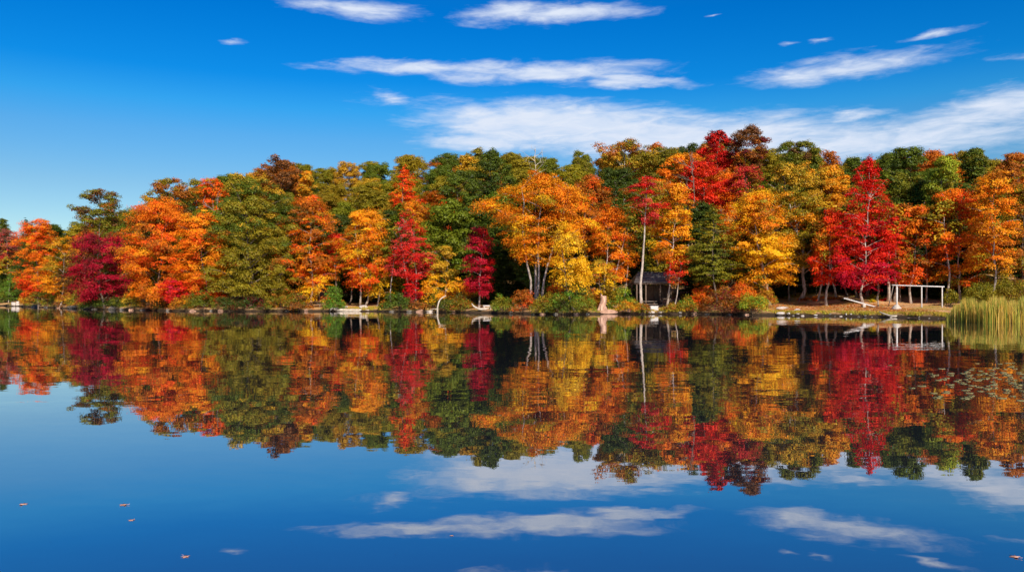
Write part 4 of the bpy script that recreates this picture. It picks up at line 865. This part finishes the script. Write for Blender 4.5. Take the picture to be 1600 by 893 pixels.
def log(pts, rad, m, label, name='fallen_log', cat='log', twigs=()):
    P = np.array(pts, float); c = P.mean(0); t_ = thing(name, tuple(c), label, cat)
    n_ = max(8, len(P) * 3); u = np.linspace(0, len(P) - 1, n_)
    Q = np.stack([np.interp(u, range(len(P)), P[:, k]) for k in range(3)], 1) - c
    for _ in range(2): Q[1:-1] = (Q[:-2] + Q[1:-1] * 2 + Q[2:]) / 4
    rr = np.interp(u, np.linspace(0, len(P) - 1, len(rad)), rad)
    b_ = MB(); b_.tube(Q, rr, 8, rs, .07); link('log_body' if cat == 'log' else 'limb', b_.mesh(name, m, True), t_)
    for tw in twigs:
        T_ = np.array(tw, float) - c; b_ = MB(); b_.tube(T_, np.linspace(rad[0] * .5, .012, len(T_)), 6, rs, .05); link('twig', b_.mesh('twig', m, True), t_)
    return t_
D1 = shoreD(520) + .3
log([P3(516, 484, D1), P3(519, 481, D1 + .1), P3(528, 484, D1), P3(556, 484.5, D1 - .1), P3(578, 485, D1)], [.10, .16, .20, .2, .13], BLEACH, 'long bleached log lying along the edge of the grassy point',
    twigs=[[P3(517, 483, D1), P3(515, 486, D1), P3(518, 489.0, D1 - .1)], [P3(530, 484, D1), P3(526, 481, D1), P3(529, 478, D1)]])
D2 = shoreD(684) - 1.5
log([P3(683.5, 488, D2), P3(683.5, 480, D2), P3(686, 470, D2), P3(690, 465, D2 + .1), P3(697, 462, D2 + .3)], [.12, .10, .09, .08, .045], BLEACH, 'white dead branch arching out of the water in front of golden leaves', 'dead_branch', 'branch',
    [[P3(684, 483, D2), P3(679, 482, D2), P3(672, 483.5, D2)]])
D3 = shoreD(750) + .1
log([P3(737, 474, D3 + .4), P3(741, 479, D3 + .2), P3(748, 482.5, D3), P3(755, 483, D3 - .1), P3(764, 481, D3)], [.05, .10, .13, .15, .08], BLEACH, 'bleached driftwood branch at the foot of dark crimson maple', 'driftwood_branch', 'branch',
    [[P3(752, 483, D3), P3(760, 484.5, D3 - .3), P3(766, 484, D3 - .4)]])
D4 = shoreD(1395)
log([P3(1374, 487, D4 + 1.0), P3(1388, 492.5, D4 + .2), P3(1398, 494, D4 - .2), P3(1411, 493, D4 - .2)], [.05, .07, .09, .06], BLEACH, 'thin fallen branch on the water edge left of swing frame', 'fallen_branch', 'branch',
    [[P3(1396, 494, D4 - .2), P3(1386, 497.5, D4 - .6), P3(1376, 499, D4 - .8)]])

# plank leaning across the foot of the red maple
t0 = shoreD(1346) + 5.0; A_ = P3(1318, 465.5, t0 + .6); B_ = P3(1375, 481, t0 - .2)
t = thing('seesaw', tuple((A_ + B_) / 2 * [1, 1, 0] + [0, 0, g1((A_[0] + B_[0]) / 2, t0)]), 'long white tilted seesaw plank resting at foot of scarlet maple', 'seesaw')
d = B_ - A_; L = np.linalg.norm(d); d /= L; s_ = np.cross([0, 0, 1.], d); s_ /= np.linalg.norm(s_); up = np.cross(d, s_)
b = MB(); o_ = np.array(t.location); b.box((A_ + B_) / 2 - o_, (L, .26, .11), M=np.stack([d, s_, up], 1), bev=.015); link('plank', b.mesh('plank', PAINT), t)
mid = A_ + (B_ - A_) * .55; gg = g1(mid[0], mid[1])
b = MB(); b.box(np.array([mid[0], mid[1], (gg + mid[2]) / 2 - .06]) - o_, (.30, .42, max(mid[2] - gg - .05, .15)), bev=.02); link('pivot_block', b.mesh('pivot_block', CONC), t)
b = MB(); q = A_ + d * .35; b.tube([q - o_ + s_ * .14 + up * .16, q - o_ - s_ * .14 + up * .16], .02, 6); b.tube([q - o_ + s_ * .14 + up * .16, q - o_ + s_ * .14 + up * .05], .018, 6); b.tube([q - o_ - s_ * .14 + up * .16, q - o_ - s_ * .14 + up * .05], .018, 6)
link('handle', b.mesh('seesaw_handle', PAINT, True), t)
# short post at its low end
Dp = t0 - .4; x_ = wx(1372, Dp); g_ = g1(x_, Dp)
b = MB(); b.box((0, 0, .28), (.10, .10, .76), bev=.012)
tag(link('wooden_post', b.mesh('wooden_post', TABLE), None, (x_, Dp, g_)), 'short weathered wooden post at the low end of the seesaw plank', 'post')

# ------------------------------------------------------------------ swing frame
Ds = shoreD(1398) + 3.4
pl = (1401, Ds, 487); pm = (1440, Ds + 1.6, 481); pr = (1472, Ds + 1.2, 483)
xl = wx(1401, pl[1]); xm = wx(1440, pm[1]); xr = wx(1472, pr[1])
t = thing('swing_frame', (xl, pl[1], g1(xl, pl[1])), 'white wooden swing frame of three posts and a long top beam', 'swing frame'); o_ = np.array(t.location)
topz = [wz(446, pl[1]), wz(447.5, pm[1]), wz(448.5, pr[1])]
Pt = [np.array([xl, pl[1], topz[0]]), np.array([xm, pm[1], topz[1]]), np.array([xr, pr[1], topz[2]])]
for i, (x_, y_, tz) in enumerate([(xl, pl[1], topz[0]), (xm, pm[1], topz[1]), (xr, pr[1], topz[2])]):
    gg = g1(x_, y_); b = MB(); b.box(np.array([x_, y_, (gg - .2 + tz) / 2]) - o_, (.105 if i else .10, .11, tz - gg + .2), bev=.018)
    if i == 0: b.box(np.array([x_ + .22, y_ + .35, (gg - .2 + tz) / 2 - .05]) - o_, (.09, .09, tz - gg + .1), bev=.01)
    link('post', b.mesh('post', PAINT), t)
b = MB()
A_ = Pt[0] + [-.45, 0, .05]; B_ = Pt[2] + [.22, 0, .05]
for A2, B2 in ((A_, Pt[1] + [0, 0, .05]), (Pt[1] + [0, 0, .05], B_)):
    d = B2 - A2; L = np.linalg.norm(d); d /= L; s_ = np.cross([0, 0, 1.], d); s_ /= np.linalg.norm(s_)
    b.box((A2 + B2) / 2 - o_, (L - .004, .12, .10), M=np.stack([d, s_, np.cross(d, s_)], 1), bev=.012)
link('top_beam', b.mesh('top_beam', PAINT), t)
gg = g1(xl, pl[1]) - o_[2]
b = MB(); b.tube([[0, 0, gg - .1], [0, 0, gg + .12], [0, 0, gg + .34], [0, 0, gg + .42]], [.50, .44, .20, .14], 12, rs, .06); link('footing', b.mesh('footing', CONC), t)
for dx in (-.30,):
    q = Pt[0] + [dx, .02, 0] - o_; b = MB(); b.tube([q + [0, 0, .02], q + [-.05, .3, -.9], q + [-.22, .5, -1.9]], [.035, .035, .04], 6, rs, .05); link('brace', b.mesh('brace', TABLE), t)

# ------------------------------------------------------------------ white bench slab, white cube, rail
Db = shoreD(762) + 1.2; x_ = wx(761.5, Db); g_ = g1(x_, Db)
t = thing('bench', (x_, Db, g_), 'low white slab bench beside the dark crimson maple trunk', 'bench')
b = MB(); b.box((0, 0, .42), (1.0, .42, .14), bev=.02); link('seat', b.mesh('seat', PAINT), t)
for s in (-.34, .34):
    b = MB(); b.box((s, 0, .16), (.16, .36, .38), bev=.015); link('leg', b.mesh('bench_leg', CONC), t)
Db = shoreD(1022) + 1.3; x_ = wx(1021.5, Db); g_ = g1(x_, Db); sw = 12.5 / FPX * Db
t = thing('storage_box', (x_, Db, g_), 'bright white box with a lid on the bank before the shelter', 'box', rz=.12)
b = MB(); b.box((0, 0, .20), (sw, .55, .46), bev=.03); link('box_body', b.mesh('box_body', PAINT), t)
b = MB(); b.box((0, 0, .462), (sw * 1.05, .60, .07), bev=.02); link('lid', b.mesh('lid', PAINT), t)

Dr = shoreD(1290) + 16; 
for k, (pa, pb) in enumerate([(1241, 1272), (1272, 1306), (1306, 1343)]): pass
xa, xb = wx(1241, Dr), wx(1343, Dr)
ga = g1((xa + xb) / 2, Dr)
t = thing('rail_fence', ((xa + xb) / 2, Dr, ga), 'thin pale horizontal rail on posts in the shade behind lawn', 'fence'); o_ = np.array(t.location)
zt_ = wz(445, Dr)
b = MB(); b.box(np.array([(xa + xb) / 2, Dr, zt_]) - o_, (xb - xa, .06, .10), bev=.01); link('rail', b.mesh('rail', TABLE), t)
for q in (1243, 1276, 1310, 1342):
    x_ = wx(q, Dr); gg = g1(x_, Dr + .1); b = MB(); b.box(np.array([x_, Dr + .09, (gg + zt_) / 2]) - o_, (.10, .10, zt_ - gg + .12), bev=.01); link('post', b.mesh('rail_post', DARKB), t)

# ------------------------------------------------------------------ picnic shelter
Dh = shoreD(1015) + 8.0; xc = wx(1022, Dh); gh = g1(xc, Dh)
t = thing('picnic_shelter', (xc, Dh, gh), 'open picnic shelter with a grey shingled gable roof among the trees', 'shelter', rz=.03)
hw = 36 / FPX * Dh; ze = wz(441.5, Dh - 1.9) - gh; zrdg = wz(426, Dh) - gh; dp = 1.9
def slope(sgn, name):
    b_ = MB(); rows = 6
    for r_ in range(rows):
        u0, u1 = r_ / rows, (r_ + 1) / rows
        y0, z0 = sgn * dp * (1 - u0), ze + (zrdg - ze) * u0; y1, z1 = sgn * dp * (1 - u1), ze + (zrdg - ze) * u1
        e = .035
        inset = .0 + .75 * u0; inset1 = .75 * u1
        v = [[-hw + inset, y0, z0], [hw - inset * .2, y0, z0], [hw - inset * .2, y0, z0 + e + .02], [-hw + inset, y0, z0 + e + .02], [-hw + inset1, y1, z1], [hw - inset1 * .2, y1, z1], [hw - inset1 * .2, y1, z1 + e - .01], [-hw + inset1, y1, z1 + e - .01]]
        b_.add(v, [[0, 1, 2, 3], [3, 2, 6, 7], [0, 4, 5, 1], [4, 7, 6, 5], [0, 3, 7, 4], [1, 5, 6, 2]])
    link(name, b_.mesh(name, SHING), t)
slope(-1, 'roof_slope'); slope(1, 'roof_slope')
b = MB(); b.box((.25, 0, zrdg + .05), (2 * hw - 1.0, .22, .08), bev=.02); link('ridge_cap', b.mesh('ridge_cap', SHING), t)
b = MB(); b.box((0, -dp + .10, ze - .085), (2 * hw - .1, .07, .16)); b.box((0, dp - .10, ze - .085), (2 * hw - .1, .07, .16)); link('fascia', b.mesh('fascia', TIMB), t)
for x_ in (-hw + .35, -hw + 1.4, .35, hw - .35):
    for y_ in (-dp + .22, dp - .22):
        b = MB(); b.box((x_, y_, (ze - .17) / 2 - .15), (.15, .15, ze - .17 + .3), bev=.015); link('post', b.mesh('shelter_post', TIMB), t)
b = MB(); b.box((.9, dp - .20, ze / 2 - .15), (2 * hw - 2.6, .10, ze - .15)); link('back_wall', b.mesh('back_wall', TIMB), t)
b = MB(); rs2 = np.random.default_rng(4)
for r_ in range(4):
    for c_ in range(5):
        b.box((.55 + c_ * .42 + (r_ % 2) * .2, -dp + .12, .12 + r_ * .22), (.40, .34 + rs2.uniform(-.03, .05), .21), bev=.04)
link('stone_wall', b.mesh('stone_wall', STONE), t)
b = MB(); b.box((0, 0, .0), (2 * hw - .3, 2 * dp - .2, .16)); link('floor_slab', b.mesh('floor_slab', STONE), t)
# picnic table under its left part
t = thing('picnic_table', (xc - hw * .42, Dh - dp - .55, g1(xc - hw * .42, Dh - dp - .55)), 'pale plank picnic table in front of the shelter on its left', 'picnic table', rz=.03)
b = MB()
for k in range(5): b.box((0, -.30 + k * .15, .75), (1.9, .14, .045), bev=.006)
link('tabletop', b.mesh('tabletop', TABLE), t)
for s in (-.70, .70):
    b = MB()
    for k in range(2): b.box((0, s - .07 + k * .15, .45), (1.9, .14, .045), bev=.006)
    link('seat', b.mesh('seat', TABLE), t)
for s in (-.7, .7):
    b = MB(); b.box((s, 0, .40), (.05, 1.5, .09)); b.tube([[s, -.25, .72], [s, -.62, -.05]], .05, 6); b.tube([[s, .25, .72], [s, .62, -.05]], .05, 6)
    link('leg_frame', b.mesh('leg_frame', TABLE), t)

# ------------------------------------------------------------------ lily pads (individuals) and floating leaves
PADM = simple('lily_pad', (.27, .22, .10), (.18, .165, .06), 6, .8, .1, spec=.1)
PADS = []
for sgn in range(4):
    rng = np.random.default_rng(20 + sgn); a = np.linspace(.18, 2 * np.pi - .18, 22); r = .15 * (1 + rng.normal(0, .03, 22))
    curl = np.clip(rng.normal(0, .006, 22), -.004, .02)
    v = [[0, 0, .003]] + [[.6 * np.cos(q) * rr_, .6 * np.sin(q) * rr_, .004] for q, rr_ in zip(a, r)] + [[np.cos(q) * rr_, np.sin(q) * rr_, .006 + c_] for q, rr_, c_ in zip(a, r, curl)]
    tri = [[0, k, k + 1] for k in range(1, 22)]; qd = [[k, k + 22, k + 23, k + 1] for k in range(1, 22)]
    v2 = [[p[0], p[1], p[2] - .006] for p in v]; m_ = len(v)
    b = MB(); b.add(np.array(v + v2), qd + [[k + 22, k + 22 + m_, k + 23 + m_, k + 23] for k in range(1, 22)], tri)
    PADS.append(b.mesh('lily_pad', PADM, True))
rp = random.Random(31); placed = []; tries = 0
while len(placed) < 150 and tries < 9000:
    tries += 1
    py = rp.triangular(566, 628, 594); px = 1650 - abs(rp.gauss(0, 1)) * 90
    # drift lines: pads gather on slightly tilted streaks
    lane = (py + .02 * px) % 9.0
    if lane > 5.2 and rp.random() < .75: continue
    if px < 1385 or px > 1680: continue
    if px < 1450 and rp.random() < .35: continue
    D = CAM_H * FPX / (py - HOR); x = wx(px, D)
    if any((x - a) ** 2 + (D - b_) ** 2 < .21 ** 2 for a, b_ in placed): continue
    placed.append((x, D))
    o = link('lily_pad', PADS[len(placed) % 4], None, (x, D, .002)); o.rotation_euler = (rp.gauss(0, .02), rp.gauss(0, .02), rp.uniform(0, 6.28)); s = rp.uniform(.3, .6); o.scale = (s, s, 1)
    zone = 'at the left tip of the drift of pads' if px < 1450 else 'along the near edge of the drift of pads' if py > 608 else 'along the far edge of the drift of pads' if py < 582 else 'near the right edge in the drift of pads' if px > 1540 else 'in the middle of the drift of pads'
    tag(o, ('small' if s < .4 else 'large' if s > .5 else 'middling') + ' round lily pad ' + zone, 'lily pad', 'lily pads floating on the right side of the lake')
LEAFM = simple('fallen_leaf_skin', (.52, .20, .12), (.70, .42, .30), 20, .5, .1)
def leafm(seed):
    rng = np.random.default_rng(seed); tips = []
    for k in range(11):
        a = -math.pi / 2 + 2 * math.pi * k / 11; r = .055 if k % 2 == 0 else .026
        tips.append([math.cos(a) * r * 1.1, math.sin(a) * r, .003 + .008 * rng.random() * (k % 2 == 0)])
    v = np.array([[0, 0, .004]] + tips); b_ = MB(); vv = np.vstack([v, v - [0, 0, .0015]])
    tr = [[0, 1 + k, 1 + (k + 1) % 11] for k in range(11)]; b_.add(vv, [[1 + k, 13 + k, 13 + (k + 1) % 11, 1 + (k + 1) % 11] for k in range(11)], tr)
    return b_.mesh('maple_leaf', LEAFM)
for i, (px, py, lb, s) in enumerate([(37, 787, 'curled pinkish leaf floating nearest the left edge', 1.1), (193, 788, 'pinkish leaf floating right of the leftmost leaf', 1.1), (205, 812, 'dull leaf floating just below the second leaf', .8), (290, 869, 'dim reddish leaf floating near the bottom left', .9),
                                     (706, 836, 'tiny pale leaf floating on the cloud reflection', .45), (1585, 869, 'reddish leaf floating in the bottom right corner', 1.1), (1405, 604, 'pale leaf floating at the left tip of lily pads', 1.0)]):
    D = CAM_H * FPX / (py - HOR); t = thing('fallen_leaf', (wx(px, D), D, .001), lb, 'leaf', 'fallen leaves floating on the lake', rz=i * 1.3); t.scale = (s * .6, s * .6, s * .6)
    link('blade', leafm(i), t); b = MB(); b.tube([[0, -.05, .006], [.01, -.065, .008], [.02, -.08, .012]], .0018, 5); link('stalk', b.mesh('leaf_stalk', LEAFM), t)
